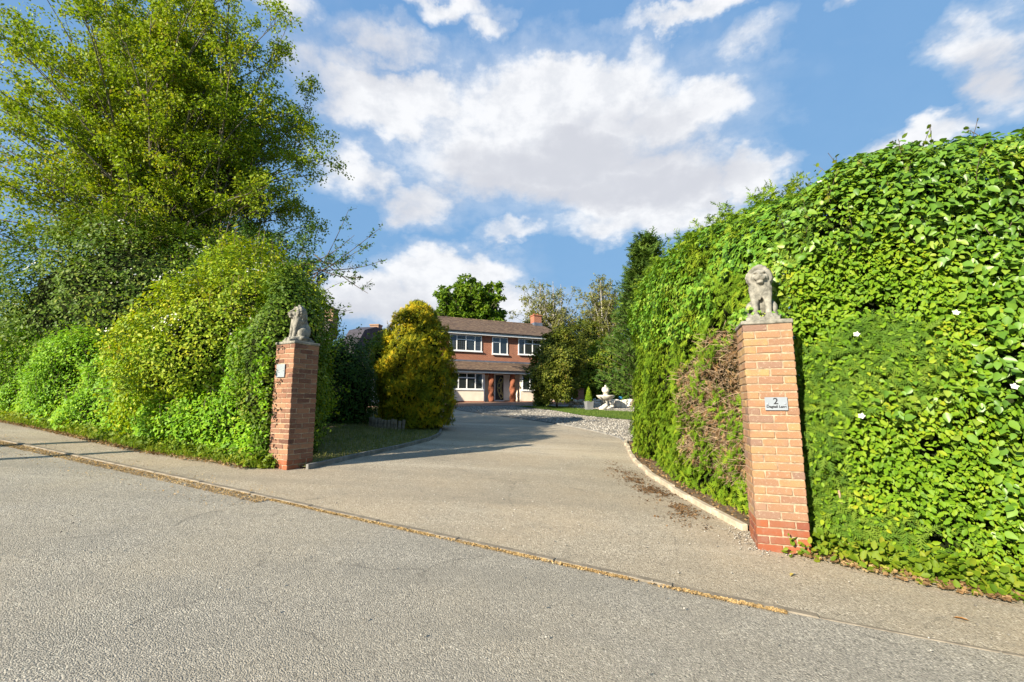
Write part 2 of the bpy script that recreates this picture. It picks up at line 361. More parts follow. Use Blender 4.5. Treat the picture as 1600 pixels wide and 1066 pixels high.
def m_brick(name, stops, lichen=.35):
    m, nt, b = mat(name); oi = nt.nodes.new('ShaderNodeObjectInfo'); g = nt.nodes.new('ShaderNodeNewGeometry')
    c = ramp(nt, oi.outputs['Random'], stops)
    n = noise_n(nt, g.outputs['Position'], 9, 5, .65); n2 = noise_n(nt, g.outputs['Position'], 160, 4, .7); n3 = noise_n(nt, g.outputs['Position'], 38, 4, .65)
    c = mixc(nt, mnode(nt, 'MULTIPLY', maprange(nt, n.outputs['Fac'], .42, .68), .5), c, (.23, .13, .09))
    c = mixc(nt, mnode(nt, 'MULTIPLY', maprange(nt, n3.outputs['Fac'], .55, .75), lichen), c, (.50, .43, .34))
    c = mixc(nt, maprange(nt, n2.outputs['Fac'], .55, .8, 0, .5), c, (.12, .07, .05))
    c = mixc(nt, maprange(nt, noise_n(nt, g.outputs['Position'], 230, 3, .7).outputs['Fac'], .58, .72, 0, lichen * 1.3), c, (.52, .45, .36))
    nlink(nt, c, b.inputs['Base Color']); b.inputs['Roughness'].default_value = .9; b.inputs['Specular IOR Level'].default_value = .2
    bp = nt.nodes.new('ShaderNodeBump'); bp.inputs['Strength'].default_value = .55; bp.inputs['Distance'].default_value = .004
    nlink(nt, n2.outputs['Fac'], bp.inputs['Height']); nlink(nt, bp.outputs[0], b.inputs['Normal'])
    return m
M_bk_buff = m_brick('brick_buff', [(0, (0.2325, 0.1256, 0.07905)), (.2, (0.3162, 0.1814, 0.08835)), (.45, (0.279, 0.1442, 0.07905)), (.7, (0.3441, 0.2185, 0.093)), (.88, (0.2604, 0.1581, 0.1023)), (1, (0.186, 0.1116, 0.0837))], .45)
M_bk_red = m_brick('brick_red', [(0, (0.2312, 0.06864, 0.034)), (.4, (0.289, 0.09286, 0.03825)), (.7, (0.1951, 0.06056, 0.03825)), (1, (0.2456, 0.0969, 0.051))], .08)
M_bk_mix = m_brick('brick_mixed', [(0, (.10, .048, .034)), (.2, (.24, .115, .07)), (.45, (.30, .16, .09)), (.6, (.12, .055, .04)), (.8, (.26, .13, .075)), (1, (.19, .09, .06))], .25)
def m_lion():
    m, nt, b = mat('weathered_stone'); g = nt.nodes.new('ShaderNodeNewGeometry'); p = g.outputs['Position']
    n = noise_n(nt, p, 12, 6, .65); n2 = noise_n(nt, p, 90, 4, .7)
    c = ramp(nt, n.outputs['Fac'], [(.30, (.07, .066, .054)), (.48, (.20, .19, .16)), (.72, (.36, .335, .28))])
    c = mixc(nt, maprange(nt, n2.outputs['Fac'], .55, .75, 0, .6), c, (.08, .074, .055))
    nlink(nt, c, b.inputs['Base Color']); b.inputs['Roughness'].default_value = .92; b.inputs['Specular IOR Level'].default_value = .15
    bp = nt.nodes.new('ShaderNodeBump'); bp.inputs['Strength'].default_value = .5; bp.inputs['Distance'].default_value = .006
    nlink(nt, n2.outputs['Fac'], bp.inputs['Height']); nlink(nt, bp.outputs[0], b.inputs['Normal'])
    return m
M_lion = m_lion()

L_broad = leafmat('broad_leaf', [(0, (0.05589, 0.1257, 0.013)), (.4, (0.1056, 0.2185, 0.0208)), (.75, (0.1739, 0.284, 0.0286)), (1, (0.2857, 0.3277, 0.0455))], .22, .40, .42)
L_small = leafmat('small_leaf', [(0, (0.06328, 0.1422, 0.00594)), (.4, (0.1265, 0.2388, 0.0099)), (.75, (0.1989, 0.2947, 0.01386)), (1, (0.3255, 0.3353, 0.0198))], .26)
L_ivy = leafmat('ivy_leaf', [(0, (0.0525, 0.132, 0.011)), (.5, (0.1155, 0.252, 0.0176)), (.8, (0.1995, 0.312, 0.0275)), (1, (0.3465, 0.408, 0.077))], .2, .45, .3)
L_con = leafmat('conifer_spray', [(0, (0.05775, 0.114, 0.0066)), (.5, (0.1271, 0.2166, 0.011)), (1, (0.2541, 0.3078, 0.0198))], .2, .65, .12)
L_con2 = leafmat('thuja_spray', [(0, (.035, .08, .008)), (.5, (.075, .145, .012)), (1, (.15, .21, .02))], .2, .65, .12)
L_cyp = leafmat('cypress_spray', [(0, (0.0308, 0.063, 0.012)), (.5, (0.063, 0.119, 0.0168)), (1, (0.126, 0.182, 0.024))], .2, .65, .12)
L_hedge = leafmat('hedge_leaf', [(0, (0.07434, 0.1932, 0.00605)), (.45, (0.1611, 0.3312, 0.00968)), (.8, (0.2478, 0.414, 0.01331)), (1, (0.4089, 0.4416, 0.0242))], .28)
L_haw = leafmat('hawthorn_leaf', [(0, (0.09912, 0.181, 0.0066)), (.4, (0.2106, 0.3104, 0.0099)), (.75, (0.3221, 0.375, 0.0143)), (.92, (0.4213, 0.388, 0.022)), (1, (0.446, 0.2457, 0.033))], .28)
L_hawd = leafmat('hawthorn_shade_leaf', [(0, (.04, .085, .006)), (.45, (.085, .155, .009)), (.8, (.14, .205, .013)), (1, (.24, .24, .03))], .26)  # darkened hawthorn green, painting in the shade behind and above the dome
L_birch = leafmat('birch_leaf', [(0, (0.11, 0.1878, 0.00756)), (.45, (0.2101, 0.2984, 0.0108)), (.8, (0.3002, 0.3426, 0.0162)), (.95, (0.3802, 0.3205, 0.0216)), (1, (0.3602, 0.21, 0.0432))], .36, clump=.4, cscale=.8)
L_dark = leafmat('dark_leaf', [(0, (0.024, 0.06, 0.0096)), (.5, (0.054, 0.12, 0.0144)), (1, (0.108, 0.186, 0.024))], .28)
L_gold = leafmat('golden_yew', [(0, (0.0675, 0.0975, 0.0072)), (.35, (0.162, 0.182, 0.0084)), (.65, (0.3375, 0.2925, 0.0096)), (1, (0.702, 0.429, 0.0144))], .25, .65, .12, clump=.45, cscale=2.2)
L_olive = leafmat('olive_leaf', [(0, (0.0495, 0.07161, 0.00792)), (.5, (0.1089, 0.1381, 0.01287)), (.85, (0.198, 0.2046, 0.0198)), (1, (0.2772, 0.1739, 0.0495))], .28)
L_lime = leafmat('lime_leaf', [(0, (.07, .12, .008)), (.5, (.15, .21, .012)), (1, (.29, .29, .025))], .38)
L_oak = leafmat('oak_leaf', [(0, (0.054, 0.11, 0.007)), (.5, (0.108, 0.198, 0.01)), (1, (0.2025, 0.264, 0.018))], .34, cscale=.5)
L_willow = leafmat('young_leaf', [(0, (.13, .145, .035)), (.5, (.20, .21, .05)), (1, (.29, .27, .09))], .38, cscale=.5)
L_grass = leafmat('grass_blade', [(0, (.10, .15, .02)), (.5, (.21, .22, .05)), (1, (.44, .37, .17))], .3)
L_weed = leafmat('verge_weed', [(0, (.07, .14, .008)), (.6, (.16, .23, .012)), (1, (.32, .31, .03))], .38)
L_litter = leafmat('leaf_litter', [(0, (.09, .05, .025)), (.5, (.22, .13, .06)), (1, (.38, .27, .13))], .1, .9, .1)
L_grit = leafmat('ochre_grit', [(0, (.22, .14, .065)), (.5, (.42, .275, .115)), (1, (.58, .43, .22))], .05, .9, .1)
L_moss = leafmat('dark_moss', [(0, (.07, .04, .02)), (.6, (.14, .08, .038)), (1, (.24, .15, .075))], .05, .95, .05)
L_gravel = leafmat('gravel_stone', [(0, (.10, .09, .08)), (.4, (.25, .225, .19)), (.8, (.42, .39, .34)), (1, (.56, .54, .50))], 0.0, .9, .2, .1)

# ------------------------------------------------------------------ leaf scatter machinery
T_dia = (np.array([[0, 0, 0], [-.30, .48, .07], [0, 1, 0], [.30, .48, .07]]), [np.array([[0, 3, 2, 1]])[:, :0] if False else np.array([[0, 2, 1], [0, 3, 2]])])
T_mid = (np.array([[0, 0, 0], [-.27, .30, .07], [-.24, .68, .05], [0, 1, -.05], [.24, .68, .05], [.27, .30, .07]]), [np.array([[0, 3, 2, 1], [0, 5, 4, 3]])])
T_broad = (np.array([[0, 0, 0], [-.27, .16, .06], [.27, .16, .06], [0, .28, -.01], [-.33, .45, .09], [.33, .45, .09], [0, .58, -.03], [-.19, .76, .03], [.19, .76, .03], [0, 1.0, -.12]]),
           [np.array([[0, 3, 1], [0, 2, 3]]), np.array([[1, 3, 6, 4], [3, 2, 5, 6], [4, 6, 9, 7], [6, 5, 8, 9]])])
T_ivy = (np.array([[0, 0, 0], [-.30, .05, .05], [-.48, .42, .03], [-.17, .52, .04], [0, 1, -.05], [.17, .52, .04], [.48, .42, .03], [.30, .05, .05], [0, .4, -.03]]),
         [np.array([[0, 8, 2, 1], [8, 4, 3, 2], [0, 7, 6, 8], [8, 6, 5, 4]])])
def _spray(n, L=.36, w=.055, droop=.12):
    V = []; F = []
    def sl(b, t, wd):
        d = (t - b); nrm = np.array([-d[1], d[0], 0]); nrm = nrm / (np.linalg.norm(nrm) + 1e-9) * wd
        i = len(V); V.extend([b - nrm, b + nrm, t]); F.append([i, i + 1, i + 2])
    sl(np.array([0, 0, 0.]), np.array([0, 1., -droop]), w)
    for k in range(n):
        y = .12 + .75 * k / n; s = 1 if k % 2 else -1; l = L * (1 - .55 * k / n)
        sl(np.array([0, y, -droop * y * y]), np.array([s * l * .8, y + l * .75, -droop * y * y - .05 + .1 * ((k * 7) % 3 - 1) * .4]), w)
    return np.array(V), [np.array(F)]
T_spray = _spray(8)
T_spray_s = _spray(5, .4, .07)
T_blade = (np.array([[-.04, 0, 0], [.04, 0, 0], [.02, .6, .05], [-.02, .6, .05], [0, 1, .18]]), [np.array([[0, 1, 2, 3]]), np.array([[3, 2, 4]])])
T_flake = (np.array([[-.5, -.4, 0], [.45, -.5, .1], [.5, .4, 0], [-.4, .5, .12]]), [np.array([[0, 1, 2, 3]])])
_t = np.array([[0, 0, .5], [.6, 0, 0], [-.2, .55, .05], [-.5, -.4, 0], [.2, -.5, .1], [0, 0, -.4]])
T_stone = (_t, [np.array([[0, 1, 2], [0, 2, 3], [0, 3, 4], [0, 4, 1], [5, 2, 1], [5, 3, 2], [5, 4, 3], [5, 1, 4]])])
_a = np.linspace(0, 2 * np.pi, 6)[:-1]
T_flower = (np.concatenate([[[0, 0, 0]], np.stack([np.cos(_a) * .5, np.sin(_a) * .5, np.full(5, .12)], 1), np.stack([np.cos(_a + .6) * .3, np.sin(_a + .6) * .3, np.full(5, .02)], 1)]),
            [np.array([[0, 1 + i, 6 + i] for i in range(5)] + [[0, 6 + i, 1 + (i + 1) % 5] for i in range(5)])])

def unit(v): return v / (np.linalg.norm(v, axis=-1, keepdims=True) + 1e-9)
def frames(nrm, axis):
    """columns: x, y(axis), z(normal)"""
    z = unit(nrm); y = axis - (axis * z).sum(-1, keepdims=True) * z; y = unit(y); x = np.cross(y, z)
    return np.stack([x, y, z], -1)
def scatter(name, P, Rm, S, T, material, parent=None, rnd=None, kind='stuff'):
    V0, Fs = T; n = len(P); k = len(V0)
    S = np.asarray(S, float); S = S if S.ndim == 2 else np.repeat(S[:, None], 3, 1)
    V = np.einsum('nij,nkj->nki', Rm, V0[None] * S[:, None, :]) + P[:, None, :]
    off = (np.arange(n) * k)[:, None, None]
    F = [(f[None] + off).reshape(-1, f.shape[1]) for f in Fs]
    rnd = rng.random(n) if rnd is None else rnd
    o = mesh_np(name, V.reshape(-1, 3), F, material, parent, {'rnd': np.repeat(rnd, k)})
    if kind: o['kind'] = kind
    return o
def rdir(n): return unit(rng.normal(size=(n, 3)))
UP = np.array([0, 0, 1.])
SUNV = -np.array(ldir)
def leaf_frames(N, jit=.7, upb=.35, droop=.5, sunb=0.):
    n = len(N); nn = unit(N + jit * rdir(n) + upb * UP + sunb * SUNV); ax = rdir(n) * .9 + N * .35 - UP * droop
    return frames(nn, ax)

# tubes: poly (N,M,3), rad (N,M)
def tubes(name, groups, material, parent=None, smooth=True):
    Vs, Fs = [], []; base = 0
    for poly, rad, k in groups:
        poly = np.asarray(poly, float); rad = np.asarray(rad, float)
        if len(poly) == 0: continue
        N, Mn, _ = poly.shape
        tan = np.gradient(poly, axis=1); tan = unit(tan)
        ref = np.where(np.abs(tan[..., 2:3]) > .9, np.array([1., 0, 0]), UP); a = unit(np.cross(tan, ref)); b = np.cross(tan, a)
        th = np.linspace(0, 2 * np.pi, k, endpoint=False)
        ring = poly[:, :, None, :] + rad[:, :, None, None] * (np.cos(th)[None, None, :, None] * a[:, :, None, :] + np.sin(th)[None, None, :, None] * b[:, :, None, :])
        Vs.append(ring.reshape(-1, 3))
        idx = base + np.arange(N * Mn * k).reshape(N, Mn, k)
        q = np.stack([idx[:, :-1, :], np.roll(idx, -1, 2)[:, :-1, :], np.roll(idx, -1, 2)[:, 1:, :], idx[:, 1:, :]], -1)
        Fs.append(q.reshape(-1, 4)); base += N * Mn * k
    return mesh_np(name, np.concatenate(Vs), [np.concatenate(Fs)], material, parent, smooth=smooth)
def bez(a, b, c, m):
    t = np.linspace(0, 1, m)[None, :, None]
    return (1 - t) ** 2 * a[:, None] + 2 * t * (1 - t) * b[:, None] + t ** 2 * c[:, None]

def hedge_surface(path, heights, depth, seg=400, batter=.06, lump=.18, seed=1, roundr=.8, back=.5):
    """returns sampler f(n)->(P,N,s,t) and a core mesh grid. Path runs so that the face is on its RIGHT-hand normal given by (dy,-dx)."""
    path = np.array(path, float); d = np.r_[0, np.cumsum(np.linalg.norm(np.diff(path, axis=0), axis=1))]
    def at(s):
        L = s * d[-1]; x = np.interp(L, d, path[:, 0]); y = np.interp(L, d, path[:, 1]); h = np.interp(L, d, heights); return x, y, h
    def pos(s, t):
        # smooth tangent
        e = .35 / d[-1]
        x, y, h = at(s); x1, y1, _ = at(np.clip(s + e, 0, 1)); x0, y0, _ = at(np.clip(s - e, 0, 1))
        x, y = (x + x1 + x0) / 3, (y + y1 + y0) / 3
        tx, ty = x1 - x0, y1 - y0; l = np.hypot(tx, ty) + 1e-9; nx, ny = ty / l, -tx / l
        g = gz(x, y)
        # t: 0 bottom front .. 1 back over the top
        tot = h + depth * back; w = t * tot
        rr = roundr; hv = h - rr
        arc = rr * np.pi / 2
        w = t * (hv + arc + depth * back)
        inw = np.where(w < hv, 0, np.where(w < hv + arc, rr * (1 - np.cos(np.clip((w - hv) / rr, 0, np.pi / 2))), rr + (w - hv - arc)))
        zz = np.where(w < hv, w, np.where(w < hv + arc, hv + rr * np.sin(np.clip((w - hv) / rr, 0, np.pi / 2)), h))
        inw = inw + batter * zz
        return np.stack([x - nx * inw, y - ny * inw, g + zz], -1)
    def samp(s, t):
        p = pos(s, t); e = 2e-3
        ps = pos(np.clip(s + e, 0, 1), t) - pos(np.clip(s - e, 0, 1), t); ptt = pos(s, np.clip(t + e, 0, 1)) - pos(s, np.clip(t - e, 0, 1))
        n = unit(np.cross(ps, ptt))
        l = (vnoise(p, 1.1, seed) - .5) * 2 * lump + (vnoise(p, 2.9, seed + 3) - .5) * lump
        return p + n * l[:, None], n
    return samp, d[-1]
def core_from(samp, name, parent, inset=.28, ns=60, nt=30, material=None, sr=(0, 1), tr=(0, 1)):
    s, t = np.meshgrid(np.linspace(*sr, ns), np.linspace(*tr, nt), indexing='ij')
    p, n = samp(s.ravel(), t.ravel()); n[:, 2] = np.where(t.ravel() > .45, np.abs(n[:, 2]), n[:, 2]); p = p - n * inset; p[:, 2] -= .05 * (t.ravel() > .6)
    i = np.arange(ns * nt).reshape(ns, nt)
    F = np.stack([i[:-1, :-1], i[1:, :-1], i[1:, 1:], i[:-1, 1:]], -1).reshape(-1, 4)
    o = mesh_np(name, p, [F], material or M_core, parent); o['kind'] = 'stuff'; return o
def dome_surface(center, radii, zmin=-.9, lump=.2, seed=1, power=1.0, lumpscale=1.2):
    c = np.array(center, float); r = np.array(radii, float)
    def samp(n):
        d = rdir(int(n * 2.2)); d = d[d[:, 2] > zmin][:n]
        if power != 1.0:
            zz = np.abs(d[:, 2]) ; k = (1 - zz ** power) / np.maximum(1e-3, np.sqrt(1 - zz ** 2)); k = np.clip(k, 0, 1.4); d = d * np.stack([k, k, np.ones_like(k)], 1)
        p = c + d * r; nn = unit(d / r)
        l = (vnoise(p, lumpscale, seed) - .5) * 2 * lump + (vnoise(p, lumpscale * 2.7, seed + 5) - .5) * lump
        return p + nn * l[:, None], nn
    return samp
def dome_core(name, center, radii, parent, f=.8, zmin=-.95, material=None, lump=.1):
    bm = bmesh.new(); bmesh.ops.create_icosphere(bm, subdivisions=3, radius=1.0)
    for v in bm.verts:
        q = Vector((v.co.x * radii[0] * f, v.co.y * radii[1] * f, max(v.co.z, zmin) * radii[2] * f)) + Vector(center)
        q += v.co * (mnoise.noise(q * 1.3) * lump); v.co = q
    o = obj_bm(name, bm, material or M_core, parent); o['kind'] = 'stuff'; return o
def shell(P, N, depth, power=2.):
    d = rng.random(len(P)) ** power * depth; return P - N * d[:, None] + rdir(len(P)) * .03

# ------------------------------------------------------------------ ground, road, drive
def build_ground():
    def axis(a, b, near, step):
        fine = np.arange(-near, near + step, step); g = 1.35
        out = [fine[-1]]
        while out[-1] < b: out.append(out[-1] + max(step, (out[-1] - near) * .35 + step))
        return np.unique(np.round(np.concatenate([-np.array(out)[::-1], fine, np.array(out)]), 3))
    xs = axis(0, 900, 24, 1.0); ys = axis(0, 900, 40, 1.0)
    X, Y = np.meshgrid(xs, ys, indexing='ij'); Z = gz(X, Y) - .05
    i = np.arange(X.size).reshape(X.shape)
    F = np.stack([i[:-1, :-1], i[1:, :-1], i[1:, 1:], i[:-1, 1:]], -1).reshape(-1, 4)
    o = mesh_np('ground', np.stack([X, Y, Z], -1).reshape(-1, 3), [F], M_ground); tag(o, kind='structure')
build_ground()
def patch(name, poly, off, material, kind='structure', maxe=.8):
    bm = bmesh.new(); vs = [bm.verts.new((x, y, 0)) for x, y in poly]
    es = [bm.edges.new((vs[i], vs[(i + 1) % len(vs)])) for i in range(len(vs))]
    bmesh.ops.triangle_fill(bm, use_beauty=True, edges=es)
    for _ in range(7):
        le = [e for e in bm.edges if e.calc_length() > maxe]
        if not le: break
        bmesh.ops.subdivide_edges(bm, edges=le, cuts=1); bmesh.ops.triangulate(bm, faces=bm.faces[:])
        if len(bm.verts) > 14000: break
    for f in bm.faces:
        if f.normal.z < 0: f.normal_flip()
    for v in bm.verts: v.co.z = gz1(v.co.x, v.co.y) + (off(v) if callable(off) else off)
    me = bpy.data.meshes.new(name); bm.to_mesh(me); bm.free(); me.materials.append(material)
    o = lk(bpy.data.objects.new(name, me)); return tag(o, kind=kind)
def resample(pts, step):
    p = np.array(pts, float); d = np.r_[0, np.cumsum(np.linalg.norm(np.diff(p, axis=0), axis=1))]
    n = max(2, int(round(d[-1] / step)) + 1); s = np.linspace(0, d[-1], n)
    return np.stack([np.interp(s, d, p[:, 0]), np.interp(s, d, p[:, 1])], 1)
def smoothp(pts, it=2):
    p = [np.array(q, float) for q in pts]
    for _ in range(it):
        q = [p[0]]
        for a, b in zip(p, p[1:]): q += [a * .75 + b * .25, a * .25 + b * .75]
        q.append(p[-1]); p = q
    return np.array(p)
EDGE = smoothp([(-40, 21.3), (-20, 12.8), (-8.81, 7.99), (-5.35, 6.52), (-3.0, 5.5), (-.59, 4.42), (.98, 3.74), (2.01, 3.3), (3.1, 2.93), (6, 2.0), (12, .2), (30, -5)], 2)
_en = np.array([-.4, -.92])
road_poly = [tuple(p) for p in EDGE] + [tuple(p + _en * 6.3) for p in EDGE[::-1]]
patch('road', road_poly, 0.0, M_road, maxe=1.2)
KL = smoothp([(-3.05, 6.95), (-2.68, 8.14), (-2.15, 9.78), (-1.80, 11.3), (-2.0, 13.2), (-2.6, 17), (-3.9, 24), (-5.5, 29)], 2)
KR = smoothp([(2.50, 5.1), (2.33, 6.6), (2.34, 8.17), (2.51, 9.88), (3.0, 12.2)], 2)
KG = smoothp([(3.0, 12.3), (3.1, 13.3), (2.17, 15.67), (0, 18.9), (-1.97, 21.79), (-3.0, 24.3), (-3.2, 26.0)], 2)
drive_poly = [tuple(p) for p in EDGE] + [(30, -3.5), (12, 2.2), (6, 3.9), (3.0, 4.95)] + [tuple(p) for p in KR] + [tuple(p) for p in KG[1:]] + [(-3.2, 28), (-5.5, 29.2)] + [tuple(p) for p in KL[::-1]] + [(-3.4, 7.5), (-6, 8.3), (-9.2, 10.0), (-12, 11.4), (-20, 15), (-40, 23.5)]
_eset = {(round(float(p[0]), 3), round(float(p[1]), 3)) for p in EDGE}
def _doff(v):
    d = float(np.min(np.hypot(_ER[:, 0] - v.co.x, _ER[:, 1] - v.co.y))); return .0035 + .0075 * float(sst(.06, .5, d))
_ER = resample(EDGE, .05)
patch('driveway', drive_poly, _doff, M_drive, maxe=.6)

def piece_row(setting, name, pts, w, h, L, material, gap=.006, zoff=0., jitter=.0, sink=.08):
    """row of separate edging stones along a polyline, each a child of the setting piece"""
    p = resample(pts, L); c = p.mean(0)
    root = boxes(setting, [(-.001, .001, -.001, .001, -.2, -.19)], material); root.location = (c[0], c[1], gz1(*c)); tag(root, kind='structure')
    mats = {}
    for i, (a, b) in enumerate(zip(p, p[1:])):
        l = float(np.linalg.norm(b - a)); m = (a + b) / 2; ang = math.atan2(b[1] - a[1], b[0] - a[0])
        za, zb = gz1(*a), gz1(*b); tilt = math.atan2(zb - za, l)
        key = round(l, 2)
        if key not in mats:
            bm = bmesh.new(); bx(bm, -key / 2 + gap / 2, key / 2 - gap / 2, -w / 2, w / 2, -sink, h, bev=.008)
            bmesh.ops.recalc_face_normals(bm, faces=bm.faces[:])
            me = bpy.data.meshes.new(name); bm.to_mesh(me); bm.free(); me.materials.append(material); mats[key] = me
        o = bpy.data.objects.new(name, mats[key]); lk(o, root)
        hz = zoff if not callable(zoff) else zoff(m)
        o.location = Vector((m[0] + rng.normal() * jitter, m[1] + rng.normal() * jitter, (za + zb) / 2 + hz + rng.normal() * jitter * .4)) - root.location
        o.rotation_euler = (rng.normal() * jitter * 2, -tilt, ang + rng.normal() * jitter * 1.5)
    return root
sel = EDGE[(EDGE[:, 0] > -17) & (EDGE[:, 0] < 9)]
piece_row('kerb', 'kerb_stone', sel, .075, .014, .914, M_kerb, .005, lambda m: .010 * float(sst(1, 5, -m[0])) - .011 * float(sst(.5, 2.6, m[0])), .002)
piece_row('lawn_edging', 'edging_stone', KL[KL[:, 1] < 13.2], .05, .085, .8, M_edge2, .008, 0., .006)
piece_row('bed_edging', 'edging_stone', KR, .075, .075, .62, M_edge, .012, 0., .012)
piece_row('gravel_edging', 'edging_stone', KG, .06, .05, .75, M_edge2, .008, 0., .006)

lawn_poly = [tuple(p) for p in KL[KL[:, 1] < 26] + np.array([-.03, 0])] + [(-9, 26), (-9.5, 12), (-6.5, 8.6), (-3.6, 7.15)]
patch('lawn', lawn_poly, .045, M_lawn)
patch('hedge_bed', [tuple(p + np.array([.03, 0])) for p in KR] + [(5.5, 13.5), (9, 8), (12, 2.4), (6, 4.0), (3.3, 4.3), (2.9, 4.75), (2.62, 5.0)], .035, M_soil)
patch('verge', [(-40, 23.2), (-20, 14.6), (-12, 10.85), (-9.2, 9.5), (-5.9, 7.85), (-4.2, 7.2), (-3.4, 7.3), (-3.6, 8.2), (-6, 9.5), (-12, 13), (-40, 26)], .03, M_soil)
patch('gravel_bed', [tuple(p + np.array([.03, .03])) for p in KG] + [(-2.5, 27.2), (2.5, 29), (6.5, 30), (9, 24), (8, 17), (5.5, 13.8)], .03, M_gravelbed)
patch('front_lawn', smoothp([(.2, 27.0), (1.2, 25.0), (2.2, 23.0), (3.0, 20.3), (4.6, 18.5), (6.3, 18.6), (6.6, 22), (4.0, 23.6), (3.3, 25.2), (2.2, 27.2), (.2, 27.0)][:-1], 1).tolist(), .05, M_turf2)
patch('forecourt', [(-9, 26.2), (-3.4, 26.2), (-2.4, 27.4), (2.5, 29.2), (7, 30.4), (7, 38), (-9, 32)], .04, m_brickwall('block_paving', (.34, .17, .10), (.28, .14, .09), (.22, .15, .1)))

# ------------------------------------------------------------------ brick gate pillars
def brick_mesh(lx, ly, lz, material, seed):
    bm = bmesh.new(); vs = bx(bm, -lx / 2, lx / 2, -ly / 2, ly / 2, -lz / 2, lz / 2, bev=.006)
    r = np.random.default_rng(seed)
    for v in bm.verts: v.co += Vector(r.normal(size=3) * .0021)
    bmesh.ops.recalc_face_normals(bm, faces=bm.faces[:])
    me = bpy.data.meshes.new('brick'); bm.to_mesh(me); bm.free(); me.materials.append(material); return me
def pillar(corner, yaw, courses, red, m_top, m_red, label, flip=False, buried=1):
    """corner = front-left foot corner; local x along the front face, y back"""
    root = empty('gate_pillar', corner, yaw, label, 'gate pillar', 'brick gate pillars')
    W = .44; bh, j = .065, .010
    H = courses * .075
    boxes('mortar_core', [(.007, W - .007, .007, W - .007, -.16, H - .004)], M_mortar, root)
    meshes = {}
    for mt, tg in ((m_top, 't'), (m_red, 'r')):
        for k in range(3):
            meshes[tg, 'x', k] = brick_mesh(.215, .1025, bh, mt, k); meshes[tg, 'y', k] = brick_mesh(.1025, .215, bh, mt, 10 + k)
    for c in range(-buried, courses):
        tg = 'r' if c < red else 't'; z = c * .075 + bh / 2 + .005
        A = [(.1075, .05125, 'x'), (.3325, .05125, 'x'), (.1075, W - .05125, 'x'), (.3325, W - .05125, 'x'), (.05125, .22, 'y'), (W - .05125, .22, 'y')]
        if (c + (1 if flip else 0)) % 2: A = [(y, x, 'y' if a == 'x' else 'x') for x, y, a in A]
        for (x, y, a) in A:
            o = bpy.data.objects.new('brick', meshes[tg, a, int(rng.integers(3))]); lk(o, root)
            o.location = (x + rng.normal() * .0012, y + rng.normal() * .0012, z + rng.normal() * .0006); o.rotation_euler = (rng.normal() * .004, rng.normal() * .004, rng.normal() * .005 + (math.pi if rng.random() < .5 else 0))
    bm = bmesh.new(); bx(bm, -.012, W + .012, -.012, W + .012, H - .003, H + .038, bev=.008)
    bmesh.ops.subdivide_edges(bm, edges=bm.edges[:], cuts=3, use_grid_fill=True)
    for v in bm.verts: v.co += Vector((mnoise.noise(v.co * 14), mnoise.noise(v.co * 14 + Vector((5, 0, 0))), mnoise.noise(v.co * 11 + Vector((0, 7, 0))))) * .004
    obj_bm('coping_slab', bm, M_lion, root)
    return root, H
RPC = (2.325, 4.53); RYAW = R(-18.8)
rz0 = .79 + CAMZ - 29 * .075
right_pillar, RH_ = pillar((RPC[0], RPC[1], rz0), RYAW, 29, 4, M_bk_buff, M_bk_red, 'tall buff brick gate pillar carrying the steel number plate, red courses at its foot')
LYAW = R(-29.0); _lc = np.array([-3.283, 6.811]) - .44 * np.array([math.cos(LYAW), math.sin(LYAW)])
lz0 = .909 + CAMZ - 25 * .075
left_pillar, LH_ = pillar((_lc[0], _lc[1], lz0), LYAW, 25, 2, M_bk_mix, M_bk_red, 'mottled brick gate pillar half shaded beside the leafy roadside hedge', True)

def text_mesh(s, size, material, parent, name, loc, rot, sx=1.0, ex=.0015):
    cu = bpy.data.curves.new(name, 'FONT'); cu.body = s; cu.size = size; cu.align_x = 'CENTER'; cu.align_y = 'CENTER'; cu.extrude = ex; cu.offset = .0012
    t = bpy.data.objects.new('tmp', cu); COL.objects.link(t)
    me = bpy.data.meshes.new_from_object(t.evaluated_get(bpy.context.evaluated_depsgraph_get())); me.name = name
    bpy.data.objects.remove(t); me.materials.clear(); me.materials.append(material)
    o = lk(bpy.data.objects.new(name, me), parent); o.location = loc; o.rotation_euler = rot; o.scale = (sx, 1, 1); return o
def number_plate(base, yaw, u, z, w, h, label, lettered):
    T = Matrix.Translation(base) @ Matrix.Rotation(yaw, 4, 'Z')
    root = empty('number_plate', T @ Vector((u, -.006, z)), yaw, label, 'house sign')
    boxes('plate', [(-w / 2, w / 2, -.012, -.006, -h / 2, h / 2)], M_plate, root, .002)
    for s in (-1, 1):
        bm = bmesh.new(); lathe(bm, [(.001, -.019), (.006, -.018), (.009, -.0145), (.009, -.010)], 12, Matrix.Rotation(R(-90), 4, 'X') @ Matrix.Scale(-1, 4, (0, 0, 1)) if False else Matrix(((1, 0, 0, s * (w / 2 - .022)), (0, 0, 1, 0), (0, 1, 0, 0), (0, 0, 0, 1))))
        obj_bm('fixing_screw', bm, M_plate, root)
    for s in (-1, 1): boxes('spacer', [(s * (w / 2 - .022) - .008, s * (w / 2 - .022) + .008, -.006, .006, -.008, .008)], M_ink, root)
    if lettered:
        text_mesh('2', .085, M_ink, root, 'digit', (-.004, -.0125, .022), (R(90), 0, 0), 1.05)
        text_mesh('Dagtail Lane', .032, M_ink, root, 'lettering', (0, -.0125, -.028), (R(90), 0, 0), 1.08)
    return root
number_plate(Vector((RPC[0], RPC[1], rz0)), RYAW, .245, RH_ - .79 - .0, .195, .125, 'brushed steel plate reading 2 Dagtail Lane on the tall buff pillar', True)
